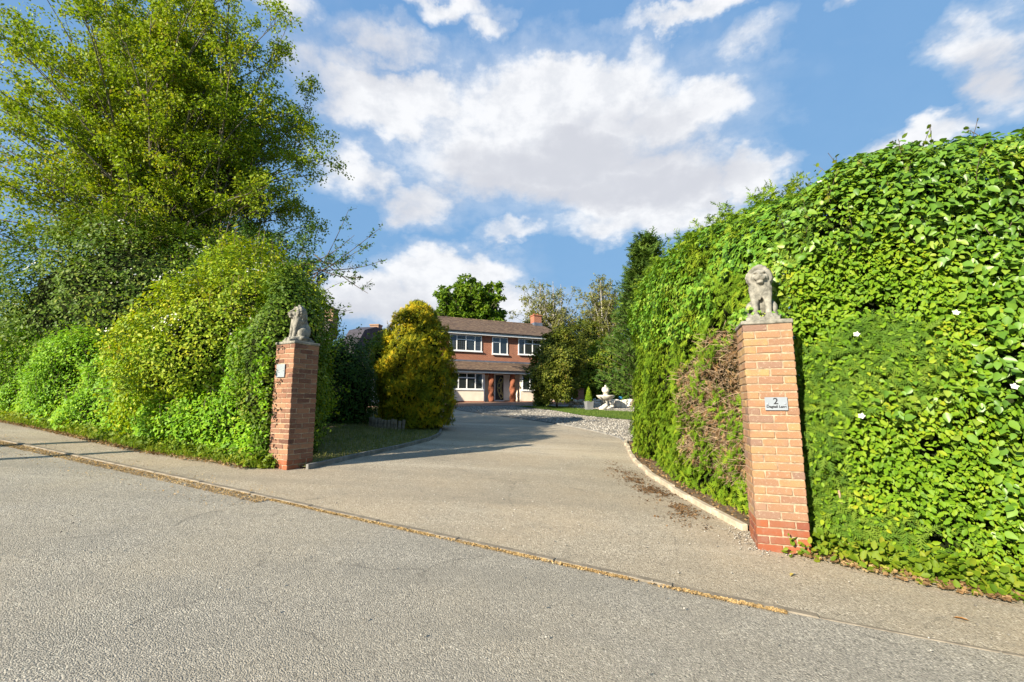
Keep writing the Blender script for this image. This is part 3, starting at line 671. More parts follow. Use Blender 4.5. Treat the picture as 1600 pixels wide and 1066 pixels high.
number_plate(Vector((_lc[0], _lc[1], lz0)), LYAW, .17, LH_ - .41, .20, .20, 'square pale metal plate dappled with leaf shadow on the mottled pillar', False)

# ------------------------------------------------------------------ seated stone lions
def lion_mesh():
    sb = bmesh.new(); bmesh.ops.create_uvsphere(sb, u_segments=18, v_segments=10, radius=1.0); sb.verts.index_update()
    SV = np.array([v.co[:] for v in sb.verts]); SF = [[v.index for v in f.verts] for f in sb.faces]; sb.free()
    S3 = np.array([f for f in SF if len(f) == 3]); S4 = np.array([f for f in SF if len(f) == 4]); AV, A3, A4 = [], [], []
    def ell(c, r, rot=(0, 0, 0)):
        M = Matrix.Rotation(rot[2], 3, 'Z') @ Matrix.Rotation(rot[1], 3, 'Y') @ Matrix.Rotation(rot[0], 3, 'X'); n = len(AV) * len(SV)
        AV.append((SV * np.array(r)) @ np.array(M).T + np.array(c[:])); A3.append(S3 + n); A4.append(S4 + n)
    def limb(a, b, r0, r1, n=7):
        a, b = Vector(a), Vector(b)
        for i in range(n):
            t = i / (n - 1); r = r0 + (r1 - r0) * t; ell(a.lerp(b, t), (r, r, r))
    # faces -Y ; z from 0 ; about 0.55 tall
    ell((0, .075, .15), (.105, .115, .13)); ell((0, .02, .25), (.088, .085, .13), (R(12), 0, 0)); ell((0, -.02, .31), (.09, .07, .09))
    for s in (-1, 1):
        ell((s * .098, .05, .10), (.048, .095, .088), (R(-10), 0, s * .15))                 # haunch
        limb((s * .115, .05, .055), (s * .112, -.06, .03), .034, .026); ell((s * .11, -.085, .026), (.034, .045, .024))
        limb((s * .062, -.035, .29), (s * .058, -.062, .15), .048, .036); limb((s * .058, -.062, .15), (s * .056, -.078, .04), .034, .029)
        ell((s * .056, -.105, .028), (.036, .05, .026))
        for k in (-1, 0, 1): ell((s * .056 + k * .02, -.142, .024), (.012, .018, .018))
        ell((s * .085, .02, .43), (.030, .022, .032))                                           # ear
        ell((s * .036, -.105, .432), (.020, .016, .012), (0, 0, s * .3))                        # brow
        ell((s * .026, -.128, .375), (.030, .026, .022))                                        # muzzle cushions
        ell((s * .05, -.08, .385), (.030, .03, .035))
    ell((0, -.03, .405), (.078, .085, .075)); ell((0, -.105, .402), (.024, .045, .030), (R(20), 0, 0)); ell((0, -.150, .395), (.020, .014, .013))
    ell((0, -.108, .337), (.036, .034, .016)); ell((0, -.085, .345), (.045, .04, .02))
    r = np.random.default_rng(5)
    for i in range(54):                                                                         # mane locks round the face, down the chest and back
        a = math.pi * (1.5 + 2 * (i / 54)); k = i % 3
        rad = .088 + .012 * (k == 1); yy = -.045 + .04 * k
        ell((math.cos(a) * rad, yy, .40 + math.sin(a) * rad * 1.02), (.021, .022, .034), (0, a - math.pi / 2 + .2, 0))
    for i in range(46):
        u = r.uniform(-1, 1); z = r.uniform(.20, .36); y = -.075 - .025 * (1 - u * u) + max(0, z - .3) * .1
        ell((u * .075, y + .012, z), (.015, .014, .032), (R(10), u * .4, 0))
    for i in range(50):
        a = r.uniform(.1, math.pi - .1); z = r.uniform(.25, .44); rad = .092 if z > .33 else .085
        ell((math.cos(a) * rad, .005 + math.sin(a) * (.085 + (.44 - z) * .18), z), (.022, .016, .036), (R(-12), 0, a))
    limb((.03, .18, .03), (.12, .15, .03), .022, .02); limb((.12, .15, .03), (.155, .05, .03), .02, .018); ell((.155, .02, .034), (.024, .036, .026))
    o = mesh_np('tmp', np.concatenate(AV), [np.concatenate(A3), np.concatenate(A4)], None)
    bm = bmesh.new(); bm.from_mesh(o.data); bx(bm, -.15, .15, -.165, .20, -.03, .012); bm.to_mesh(o.data); bm.free()
    m = o.modifiers.new('r', 'REMESH'); m.mode = 'VOXEL'; m.voxel_size = .0085
    s = o.modifiers.new('s', 'SMOOTH'); s.factor = .5; s.iterations = 2
    res = bpy.data.meshes.new_from_object(o.evaluated_get(bpy.context.evaluated_depsgraph_get())); bpy.data.objects.remove(o)
    for v in res.vertices:
        q = v.co; v.co = q + v.normal * (mnoise.noise(q * 45) * .0025)
        if abs(q.x) > .012 and abs(q.x) < .052 and q.y < -.085 and .405 < q.z < .424: v.co.y += .010     # eye sockets
    for p in res.polygons: p.use_smooth = True
    res.materials.clear(); res.materials.append(M_lion); res.name = 'lion_statue'; return res
LION = lion_mesh()
def lion(pcorner, yaw, H, turn, label, sc=1.0):
    T = Matrix.Translation(pcorner) @ Matrix.Rotation(yaw, 4, 'Z'); p = T @ Vector((.22, .20, H + .064))
    o = lk(bpy.data.objects.new('lion_statue', LION)); o.location = p; o.rotation_euler = (0, 0, yaw + turn); o.scale = (sc * .9, sc * .95, sc)
    return tag(o, label, 'statue', 'stone lions on the gate pillars')
lion((RPC[0], RPC[1], rz0), RYAW, RH_, R(-8), 'seated stone lion on the buff pillar facing the road, ivy at its paws', 1.13)
lion((_lc[0], _lc[1], lz0), LYAW, LH_, R(-14), 'seated stone lion in profile on the mottled half-shaded pillar', 1.10)

# ------------------------------------------------------------------ the brick house
HO = Vector((-.147, 33.87, 0)); HYAW = R(25.0); HZ = 1.60
def build_house():
    root = empty('brick_house', (HO.x, HO.y, 0), HYAW, 'two storey red brick house with white windows and tiled porch roof', 'house')
    # local: x along the front, y back, z world
    Z0 = HZ
    boxes('upper_wall', [(-6.4, 5.0, 1.0, 8.0, 3.6, 6.62)], M_hbrick, root)
    boxes('porch_wall', [(-2.30, 1.08, 1.0, 1.3, Z0 - .3, 3.6)], M_cream, root)
    boxes('plinth', [(-6.4, -2.06, -.012, .9, Z0 - .4, Z0 + .06)], M_hbrick, root); boxes('plinth', [(.84, 5.0, -.012, .9, Z0 - .4, Z0 + .06)], M_hbrick, root)
    def bay(x0, x1, nm='bay_wall'):
        boxes(nm, [(x0, x1, 0, 1.0, Z0 + .06, 2.46), (x0, x1, .10, 1.0, 2.46, 3.66)], M_cream, root)
    bay(-6.4, -2.08); bay(.86, 5.0)
    # roofs as lapped tile courses
    def roof_slope(nm, x0, x1, y0, z0, y1, z1, n, mt, th=.03):
        bm = bmesh.new(); ang = math.atan2(z1 - z0, y1 - y0); L = math.hypot(z1 - z0, y1 - y0); st = L / n
        for i in range(n):
            a = i * st; b = a + st * 1.25
            def pt(s, h): return (y0 + s * math.cos(ang) - h * math.sin(ang), z0 + s * math.sin(ang) + h * math.cos(ang))
            q = [pt(a, .012), pt(a, .012 + th), pt(b, th - .004), pt(b, -.01)]
            va = [bm.verts.new((x0, y, z)) for y, z in q]; vb = [bm.verts.new((x1, y, z)) for y, z in q]
            for k in range(4): bm.faces.new((va[k], va[(k + 1) % 4], vb[(k + 1) % 4], vb[k]))
            bm.faces.new(va[::-1]); bm.faces.new(vb)
        return obj_bm(nm, bm, mt, root)
    main = roof_slope('roof', -6.7, 5.25, .55, 6.76, 4.5, 8.40, 26, M_roof)
    bm = bmesh.new(); prism(bm, [Vector((-6.6, .65, 6.62)), Vector((-6.6, 4.5, 8.36)), Vector((-6.6, 8.3, 6.62))], Vector((11.75, 0, 0))); obj_bm('roof_core', bm, M_roof, root)
    rsb = roof_slope('rear_roof', -6.7, 5.25, 8.45, 6.76, 4.5, 8.40, 10, M_roof)
    bm = bmesh.new()
    for i in range(36): lathe(bm, [(.115, 0), (.12, .15), (.105, .31)], 10, Matrix.Translation((-6.7 + i * .3275, 4.5, 8.38)) @ Matrix.Rotation(R(90), 4, 'Y'))
    obj_bm('ridge_tile', bm, M_roof, root)
    boxes('barge_board', [(5.16, 5.22, 0, 4.25, -.16, .0)], M_white, root, M=Matrix.Translation((0, .6, 6.76)) @ Matrix.Rotation(math.atan2(1.64, 3.95), 4, 'X'))
    boxes('fascia', [(-6.6, 5.16, .60, .70, 6.55, 6.73)], M_white, root)
    boxes('soffit', [(-6.6, 5.14, .70, 1.02, 6.56, 6.60)], M_white, root)
    boxes('gutter', [(-6.65, 5.2, .49, .595, 6.71, 6.775)], M_black, root, .02)
    low = roof_slope('porch_roof', -6.6, 5.2, -.38, 3.84, 1.0, 4.55, 12, M_roof)
    bm = bmesh.new(); prism(bm, [Vector((-6.5, -.28, 3.72)), Vector((-6.5, -.28, 3.80)), Vector((-6.5, .995, 4.50)), Vector((-6.5, .995, 3.72))], Vector((11.6, 0, 0))); obj_bm('porch_roof_core', bm, M_white, root)
    boxes('porch_fascia', [(-6.5, 5.1, -.33, -.285, 3.66, 3.80)], M_white, root)
    boxes('porch_gutter', [(-6.55, 5.15, -.43, -.335, 3.775, 3.84)], M_black, root, .02)
    boxes('flashing', [(-6.4, 5.0, .965, .998, 4.50, 4.68)], M_lead, root)
    # chimney
    ch = boxes('chimney', [(4.25, 4.98, 4.15, 4.85, 7.9, 9.18), (4.19, 5.04, 4.09, 4.91, 9.18, 9.26)], M_hbrick, root)
    boxes('chimney_flashing', [(4.21, 5.02, 4.05, 4.95, 8.1, 8.55)], M_lead, ch)
    for dx in (.18, .54):
        bm = bmesh.new(); lathe(bm, [(.09, 9.26), (.10, 9.40), (.085, 9.42), (.07, 9.42)], 14, Matrix.Translation((4.25 + dx, 4.5, 0))); obj_bm('chimney_pot', bm, M_terracotta, ch)
    # windows: mullion x positions (fractions), with small top lights over some bays
    def window(x0, x1, z0, z1, y, cells, tops, leaded=()):
        fw = .065; lst = [(x0, x1, y - .05, y + .03, z0, z0 + fw), (x0, x1, y - .05, y + .03, z1 - fw, z1), (x0, x0 + fw, y - .049, y + .03, z0 + fw, z1 - fw), (x1 - fw, x1, y - .049, y + .03, z0 + fw, z1 - fw)]
        xs = [x0 + fw / 2 + (x1 - x0 - fw) * c for c in cells]; top = z1 - (z1 - z0) * .30
        for x in xs[1:-1]: lst.append((x - .033, x + .033, y - .048, y + .03, z0 + fw, z1 - fw))
        panes = []
        for i, (a, b) in enumerate(zip(xs, xs[1:])):
            if i in tops:
                lst.append((a + .033, b - .033, y - .047, y + .03, top - .033, top + .033))
                panes += [(a + .02, b - .02, z0 + .03, top - .02, i), (a + .02, b - .02, top + .02, z1 - .03, i)]
            else: panes.append((a + .02, b - .02, z0 + .03, z1 - .03, i))
        w = boxes('window', lst, M_white, root)
        for (a, b, c, d, i) in panes:
            p = boxes('pane', [(a, b, y - .012, y - .002, c, d)], M_glass, w)
            if i in leaded:
                bars = [(a + (b - a) * k / 4 - .006, a + (b - a) * k / 4 + .006, y - .018, y - .012, c, d) for k in (1, 2, 3)] + [(a, b, y - .0175, y - .0125, c + (d - c) * k / 5 - .006, c + (d - c) * k / 5 + .006) for k in range(1, 5)]
                boxes('leading', bars, M_lead, w)
        boxes('sill', [(x0 - .05, x1 + .05, y - .12, y - .051, z0 - .06, z0 + .02)], M_white, w)
        return w
    window(-4.4, -1.9, 5.33, 6.53, .99, [0, .21, .5, .79, 1], (1, 2), (0, 1, 3))
    window(-1.05, .24, 5.20, 6.52, .99, [0, .5, 1], (0,))
    window(1.15, 3.65, 5.27, 6.52, .99, [0, .21, .5, .79, 1], (1, 2))
    window(-4.60, -2.14, 2.48, 3.66, .06, [0, .24, .5, .77, 1], (1, 2), ())
    window(1.02, 3.9, 2.46, 3.66, .06, [0, .22, .5, .78, 1], (1, 2), ())
    # front door with curved glazing
    d = boxes('door', [(-.80, -.12, .93, .99, Z0 + .14, 3.62)], M_black, root)
    boxes('door_frame', [(-.88, -.802, .90, .99, Z0 + .05, 3.68), (-.118, -.04, .90, .99, Z0 + .05, 3.68), (-.802, -.118, .90, .99, 3.622, 3.68), (-.802, -.118, .90, .99, Z0 + .05, Z0 + .138)], M_white, root)
    bm = bmesh.new()
    def arcpt(th, r): return Vector((.72 - r * math.cos(th), .925, 2.66 + r * math.sin(th)))
    for k in range(4):
        t0 = R(-38 + k * 19.5); t1 = t0 + R(15.5)
        cor = [arcpt(t0, 1.33), arcpt(t1, 1.33), arcpt(t1, 1.10), arcpt(t0, 1.10)]
        for a, b in zip(cor, cor[1:] + cor[:1]):
            dv = (b - a); n = Vector((-dv.z, 0, dv.x)).normalized() * .016
            prism(bm, [a - n, a + n, b + n, b - n], Vector((0, -.012, 0)))
    for k in range(12):
        t0 = R(-34 + k * 5.6); a, b = arcpt(t0, 1.02), arcpt(t0 + R(5.6), 1.02); dv = b - a; n = Vector((-dv.z, 0, dv.x)).normalized() * .011
        prism(bm, [a - n, a + n, b + n, b - n], Vector((0, -.010, 0)))
    obj_bm('door_glazing', bm, M_gold, d)
    boxes('side_panel', [(-.036, .50, .93, .985, Z0 + .14, 3.66)], M_white, root)
    boxes('doorstep', [(-1.1, .6, .45, .93, Z0 - .3, Z0 + .05)], M_hbrick, root)
    for cx in (-1.46, .25):
        bm = bmesh.new(); prof = [(.20, Z0 + .02 + .03 * i) for i in range(69)]
        lathe(bm, prof, 20, Matrix.Translation((cx, .12, 0)), lambda r, z, t: .195 + .035 * math.cos(2 * t - z * 9.5))
        obj_bm('twisted_column', bm, M_terracotta, root, True)
    boxes('downpipe', [(-2.05, -1.98, .10, .17, Z0, 3.7)], M_white, root)
    return root
build_house()

# ------------------------------------------------------------------ neighbouring house, mostly hidden behind the shrubs
def build_neighbour():
    root = empty('tiled_house', (-14.1, 25.5, 0), R(-8), 'dark roofed neighbouring house with two brick chimneys behind the shrubs', 'house')
    g = gz1(-10, 25)
    boxes('wall', [(-5, 3.9, 0, 7, g - .5, 4.3)], M_cream, root)
    bm = bmesh.new(); prism(bm, [Vector((3.905, 1.2, 4.1)), Vector((3.905, 1.2, 4.6)), Vector((3.905, 2.4, 5.9)), Vector((3.905, 4.0, 6.35)), Vector((3.905, 6.8, 6.35)), Vector((3.905, 6.8, 4.1))], Vector((1.0, 0, 0))); obj_bm('slate_gable', bm, M_slate, root)
    n = 11; z0, z1, y0, y1 = 4.2, 6.7, -.4, 2.6
    for i in range(n):
        t0, t1 = i / n, (i + 1.12) / n
        xr = 4.35 - 2.1 * (i / n)
        bm = bmesh.new(); a = Vector((0, y0 + (y1 - y0) * t0, z0 + (z1 - z0) * t0)); b = Vector((0, y0 + (y1 - y0) * t1, z0 + (z1 - z0) * t1)); th = Vector((0, -.05, .075))
        pts = [a, a + th, b + th * .35, b]
        prism(bm, [Vector((-5.3, p.y, p.z)) for p in pts], Vector((5.3 + xr, 0, 0))); obj_bm('tile_course', bm, M_roof2, root)
    for (x, y, w, zt) in ((1.9, 2.9, .62, 7.35), (3.7, 5.6, .6, 6.75)):
        c = boxes('chimney', [(x, x + w, y, y + w, 5.5, zt), (x - .04, x + w + .04, y - .04, y + w + .04, zt, zt + .08)], M_nbrick, root)
    boxes('window', [(1.2, 2.6, -.04, .02, 2.2, 3.4)], M_white, root)
    boxes('pane', [(1.27, 1.87, -.05, -.041, 2.27, 3.33), (1.93, 2.53, -.05, -.041, 2.27, 3.33)], M_glass, root)
build_neighbour()

# ------------------------------------------------------------------ trees
def grow(base, top_c, top_r, n_limb, n_br, n_tw, trunk_r, start=(.25, .8), limb_bend=.35, br_len=1.2, tw_len=.5, droop=.15, stems=1, seed=1, up=.35, inner=.35, spread=.3, tipw=0.):
    """base (3), crown ellipsoid centre/radii. returns tube groups + twig polylines"""
    r = np.random.default_rng(seed); base = np.array(base, float); C = np.array(top_c, float); Rr = np.array(top_r, float)
    groups = []
    st = []
    for k in range(stems):
        a = 2 * np.pi * k / max(1, stems) + r.random(); off = np.array([np.cos(a), np.sin(a), 0]) * (spread if stems > 1 else .05)
        end = C + np.array([np.cos(a) * Rr[0], np.sin(a) * Rr[1], 0]) * (.35 if stems > 1 else .06) + np.array([0, 0, Rr[2] * .8])
        b = base + off * .4; mid = (b + end) / 2 + off * 1.2
        st.append(bez(b[None], mid[None], end[None], 14)[0])
    st = np.array(st); groups.append((st, np.linspace(trunk_r, trunk_r * .12, 14)[None].repeat(stems, 0), 9))
    # limbs
    d = unit(r.normal(size=(n_limb * 4, 3))); d = d[d[:, 2] > -.55][:n_limb]; n_limb = len(d)
    rad = inner + (1 - inner) * r.random((n_limb, 1)) ** .6
    tgt = C + d * Rr * rad
    si = r.integers(stems, size=n_limb)
    # attach below the target on the stem
    zt = (tgt[:, 2] - base[2]) / (C[2] + Rr[2] * .8 - base[2]); f = np.clip(zt * r.uniform(.45, .75, n_limb), start[0] * .5, start[1])
    ii = f * 13; i0 = np.floor(ii).astype(int); fr = (ii - i0)[:, None]; a0 = st[si, i0] * (1 - fr) + st[si, np.minimum(i0 + 1, 13)] * fr
    mid = a0 * .5 + tgt * .5 + np.array([0, 0, 1.]) * (limb_bend * np.linalg.norm(tgt - a0, axis=1))[:, None] * .35 + r.normal(size=(n_limb, 3)) * .15
    limb = bez(a0, mid, tgt, 9); lr = trunk_r * .34 * (1 - .55 * f)
    groups.append((limb, lr[:, None] * np.linspace(1, .22, 9)[None], 5))
    def sub(par, pr, n, ln, m, k, lo=.25, dr=0.):
        N = len(par) * n; pi = np.repeat(np.arange(len(par)), n); t = lo + (1 - lo) * r.random(N); mm = par.shape[1] - 1
        x = t * mm; j = np.minimum(np.floor(x).astype(int), mm - 1); fr = (x - j)[:, None]
        p0 = par[pi, j] * (1 - fr) + par[pi, j + 1] * fr; tan = unit(par[pi, j + 1] - par[pi, j])
        dd = unit(tan * .7 + unit(r.normal(size=(N, 3))) * .95 + UP * up); L = ln * r.uniform(.5, 1.25, N) * (1.1 - .5 * t)
        e = p0 + dd * L[:, None]; e[:, 2] -= dr * L
        mid = p0 + dd * L[:, None] * .5 + UP * (L * .10)[:, None]
        return bez(p0, mid, e, m)
    br = sub(limb, lr, n_br, br_len, 5, 4); nb = len(br)
    groups.append((br, np.full((nb, 1), trunk_r * .06) * np.linspace(1, .3, 5)[None], 4))
    tw = sub(br, None, n_tw, tw_len, 4, 3, .2, droop)
    # limb tips too
    groups.append((tw[:, ::3], np.full((len(tw), 1), max(.003, trunk_r * .018)) * np.array([[1, .4]]), 3))
    return groups, tw, st
def leaves_on(tw, per, size, T, jit=.06, droop=.4, seed=1, lo=.1, svar=.35, flat=.6):
    r = np.random.default_rng(seed); n = len(tw) * per; pi = np.repeat(np.arange(len(tw)), per); t = lo + (1 - lo) * r.random(n); m = tw.shape[1] - 1
    x = t * m; j = np.minimum(np.floor(x).astype(int), m - 1); fr = (x - j)[:, None]
    p = tw[pi, j] * (1 - fr) + tw[pi, j + 1] * fr + r.normal(size=(n, 3)) * jit
    nn = unit(r.normal(size=(n, 3)) + UP * flat + SUNV * .35); ax = unit(r.normal(size=(n, 3))) - UP * droop
    return p, frames(nn, ax), size * r.uniform(1 - svar, 1 + svar, n)
def tree(name, label, cat, base, C, Rr, leafm, size, per, T=T_dia, bark=None, group=None, lkw=None, extra_leaf=None, **kw):
    base = (base[0], base[1], gz1(base[0], base[1]) - .05) if len(base) == 2 else base
    root = empty(name, base, 0, label, cat, group)
    groups, tw, st = grow(base, C, Rr, **kw)
    b = np.array(base)
    g0 = [(g[0] - b, g[1], g[2]) for g in groups]
    tubes('trunk', g0[:2], bark or M_bark, root)
    o = tubes('branches', g0[2:], M_twig, root); o['kind'] = 'stuff'
    p, f, s = leaves_on(tw, per, size, T, seed=kw.get('seed', 1), **(lkw or {}))
    scatter('crown', p - b, f, s, T, leafm, root)
    return root, tw, b

def leaf_bush(name, label, cat, center, radii, leafm, n, size, T=T_dia, depth=.35, group=None, lump=.22, seed=3, core=.78, jit=.7, upb=.35, zmin=-.9, power=1.0, sunb=.0, corem=None, shoots=0, droop=.4, lumpscale=1.2):
    gx, gy = center[0], center[1]; g = gz1(gx, gy); base = np.array([gx, gy, g])
    root = empty(name, base, 0, label, cat, group)
    sm = dome_surface(center, radii, zmin, lump, seed, power, lumpscale)
    if core: dome_core('shade_core', np.array(center) - base, radii, root, core, material=corem)
    P, N = sm(n); P = shell(P, N, depth); ok = P[:, 2] > gz(P[:, 0], P[:, 1]) + .03; P, N = P[ok], N[ok]
    scatter('foliage', P - base, leaf_frames(N, jit, upb, droop, sunb), size * rng.uniform(.65, 1.35, len(P)), T, leafm, root)
    tr = [[gx, gy, g - .05], [gx + .03, gy, g + (center[2] - g) * .4], [gx + .02, gy + .02, center[2]]]
    tubes('trunk', [(np.array([tr]) - base, np.array([[.06, .05, .03]]) * max(1, radii[0] * .7), 8)], M_bark, root)
    if shoots:
        Q, NQ = sm(shoots); Q, NQ = Q, NQ; e = Q + unit(NQ + UP * .6 + rdir(shoots) * .6) * rng.uniform(.12, .48, shoots)[:, None]
        tw = bez(Q - NQ * .1, (Q + e) / 2 + rdir(shoots) * .04, e, 4)
        o = tubes('shoots', [(tw - base, np.full((shoots, 4), .004), 3)], M_twig, root); o['kind'] = 'stuff'
        p, f, s = leaves_on(tw, 12, size, T, .03, seed=seed); scatter('shoot_leaves', p - base, f, s, T, leafm, root)
    return root, base, sm

# ---- tall birch behind the left hedge
tree('birch_tree', 'tall birch with fresh yellow-green leaves rising over the roadside hedge', 'tree', (-11.4, 15.6), (-12.8, 15.1, 10.2), (6.0, 4.2, 8.0), L_birch, .098, 24,
     bark=M_bark_birch, n_limb=225, n_br=7, n_tw=6, trunk_r=.17, stems=5, br_len=1.75, tw_len=.72, seed=11, up=.45, droop=.35, inner=.3, limb_bend=.5, spread=.5, lkw=dict(jit=.09, droop=.7))
# ---- blossoming hawthorn behind the low hedge
def blossoms(root, base, sm, n, size, seed=1):
    P, N = sm(n * 14); k = vnoise(P, 1.9, seed) * .7 + vnoise(P, 5.5, seed + 1) * .3; k = k - .25 * (N[:, 2] < .1); idx = np.argsort(-k + rng.random(len(k)) * .10)[:n]; P, N = P[idx], N[idx]
    scatter('blossom', P + N * .06 - base, leaf_frames(N, .6, .6, 0.), size * rng.uniform(.6, 1.3, n), T_flower, M_blossom, root)
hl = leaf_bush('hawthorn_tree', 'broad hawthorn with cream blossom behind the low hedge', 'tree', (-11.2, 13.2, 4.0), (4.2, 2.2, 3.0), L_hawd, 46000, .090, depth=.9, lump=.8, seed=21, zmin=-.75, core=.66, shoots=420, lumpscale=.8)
blossoms(*hl, 1500, .05, 4)
# ---- hawthorn dome next to the pillar
hd = leaf_bush('hawthorn_bush', 'domed hawthorn bush with white blossom and reddish tips beside the mottled pillar', 'shrub', (-5.4, 9.1, 2.3), (1.65, 1.65, 2.15), L_haw, 50000, .066, depth=.5, lump=.46, seed=31, zmin=-.8, core=.76, shoots=420, lumpscale=1.0)
blossoms(*hd, 480, .036, 6)
leaf_bush('shade_bush', 'dark bush added behind the domed hawthorn to shade the golden conifer', 'shrub', (-6.5, 10.95, 2.35), (1.5, 1.15, 2.1), L_dark, 9000, .08, T_dia, .4, seed=35, core=.8, zmin=-.8, lump=.3)  # mostly hidden bush, added to keep sun off the golden conifer's lower part
# ---- low clipped hedge along the road
def left_hedge():
    path = [(-22, 15.4), (-16, 12.75), (-12, 10.95), (-9.2, 9.6), (-7.4, 8.65), (-5.9, 7.95), (-4.6, 7.45), (-3.9, 7.35)]
    # face must look to the road: walking from far left to the pillar the face is on the right-hand side
    hts = [2.3, 2.25, 2.15, 1.95, 1.85, 1.95, 2.25, 2.35]
    samp, L = hedge_surface(path, hts, 1.6, batter=.08, lump=.34, seed=41, roundr=.6, back=.8)
    c = np.array([-7.4, 8.65, gz1(-7.4, 8.65)])
    root = empty('roadside_hedge', c, 0, 'low bright green small-leaved hedge running along the road', 'hedge')
    samp0 = lambda s, t: (lambda pn: (pn[0] - c, pn[1]))(samp(s, t))
    core_from(samp0, 'shade_core', root, .34, 90, 20)
    n = 80000; s = np.clip(.36 + .64 * rng.random(n), 0, 1); t = rng.random(n); P, N = samp(s, t); kk = (vnoise(P, 2.2, 95) > .25) | (rng.random(n) < .3); P, N = P[kk], N[kk]; n = len(P); P = shell(P, N, .38)
    scatter('foliage', P - c, leaf_frames(N, .75, .4, .5), .066 * rng.uniform(.6, 1.35, n), T_dia, L_hedge, root)
    # sprigs reaching past the front of the pillar
    m = 40; P = np.c_[rng.normal(-3.86, .06, m), rng.normal(6.98, .06, m), gz1(-3.8, 7) + rng.uniform(.15, 1.95, m)]; e = P + np.array([.16, -.16, .05]) * rng.uniform(.3, 1.1, m)[:, None] + rdir(m) * .06
    tw = bez(P, (P + e) / 2, e, 4); o = tubes('sprigs', [(tw - c, np.full((m, 4), .003), 3)], M_twig, root); o['kind'] = 'stuff'
    p, f, sz = leaves_on(tw, 10, .055, T_mid, .03, seed=15); scatter('sprig_leaves', p - c, f, sz, T_mid, L_hedge, root)
    # sprouting shoots on top
    m = 620; P, N = samp(.3 + .7 * rng.random(m), .12 + .7 * rng.random(m)); e = P + unit(UP + rdir(m) * .5) * rng.uniform(.12, .35, m)[:, None]
    tw = bez(P - UP * .05, (P + e) / 2, e, 4); o = tubes('shoots', [(tw - c, np.full((m, 4), .003), 3)], M_twig, root); o['kind'] = 'stuff'
    p, f, sz = leaves_on(tw, 9, .055, T_dia, .02, seed=5); scatter('shoot_leaves', p - c, f, sz, T_dia, L_hedge, root)
left_hedge()
# ---- spindly fruit tree behind the pillar, long bare shoots
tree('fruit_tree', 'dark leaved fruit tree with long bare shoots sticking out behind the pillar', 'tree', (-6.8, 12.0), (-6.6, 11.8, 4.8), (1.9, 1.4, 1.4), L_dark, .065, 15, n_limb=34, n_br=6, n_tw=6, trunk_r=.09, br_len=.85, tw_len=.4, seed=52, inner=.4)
def shoots_out():
    r = np.random.default_rng(3); b = np.array([-6.8, 12.0, gz1(-6.8, 12.0) - .05])
    root = [o for o in bpy.data.objects if o.name == 'fruit_tree'][0]
    ends = [(-4.15, 11.0, 6.35), (-3.35, 11.0, 5.85), (-3.55, 10.8, 5.35), (-3.3, 11.0, 5.0), (-3.7, 10.9, 4.55), (-3.9, 10.8, 5.6), (-4.2, 10.9, 4.9), (-3.6, 11.1, 4.2)]
    st = np.array([[-5.0, 11.1, 4.5 + .1 * k] for k in range(len(ends))]); e = np.array(ends)
    mid = (st + e) / 2 + np.array([0, 0, -.12]) + r.normal(size=e.shape) * .08
    main = bez(st, mid, e, 8)
    tw = []
    for l in main:
        for k in range(9):
            i = r.integers(2, 8); p = l[i]; d = unit(np.array([.5, 0, .35]) + r.normal(size=3) * .6); q = p + d * r.uniform(.12, .42); tw.append(bez(p[None], ((p + q) / 2 + r.normal(size=3) * .02)[None], q[None], 4)[0])
    tw = np.array(tw)
    o = tubes('long_shoots', [(main - b, np.full((len(main), 8), 1.) * np.linspace(.016, .005, 8), 4), (tw - b, np.full((len(tw), 4), .004), 3)], M_twig, root)
    o['kind'] = 'stuff'
    p, f, s = leaves_on(tw, 13, .058, T_dia, .025, seed=8); scatter('shoot_leaves', p - b, f, s, T_dia, L_dark, root)
shoots_out()
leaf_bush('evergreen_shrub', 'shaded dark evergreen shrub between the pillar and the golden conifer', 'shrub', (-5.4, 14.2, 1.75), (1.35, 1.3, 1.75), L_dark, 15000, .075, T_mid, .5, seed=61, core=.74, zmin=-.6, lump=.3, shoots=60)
leaf_bush('side_hedge', 'bushy green privet rising directly behind the mottled pillar', 'shrub', (-3.98, 7.92, 2.0), (.62, .85, 1.95), L_hawd, 18000, .058, T_dia, .3, seed=62, core=.8, zmin=-.85, lump=.2, shoots=30)

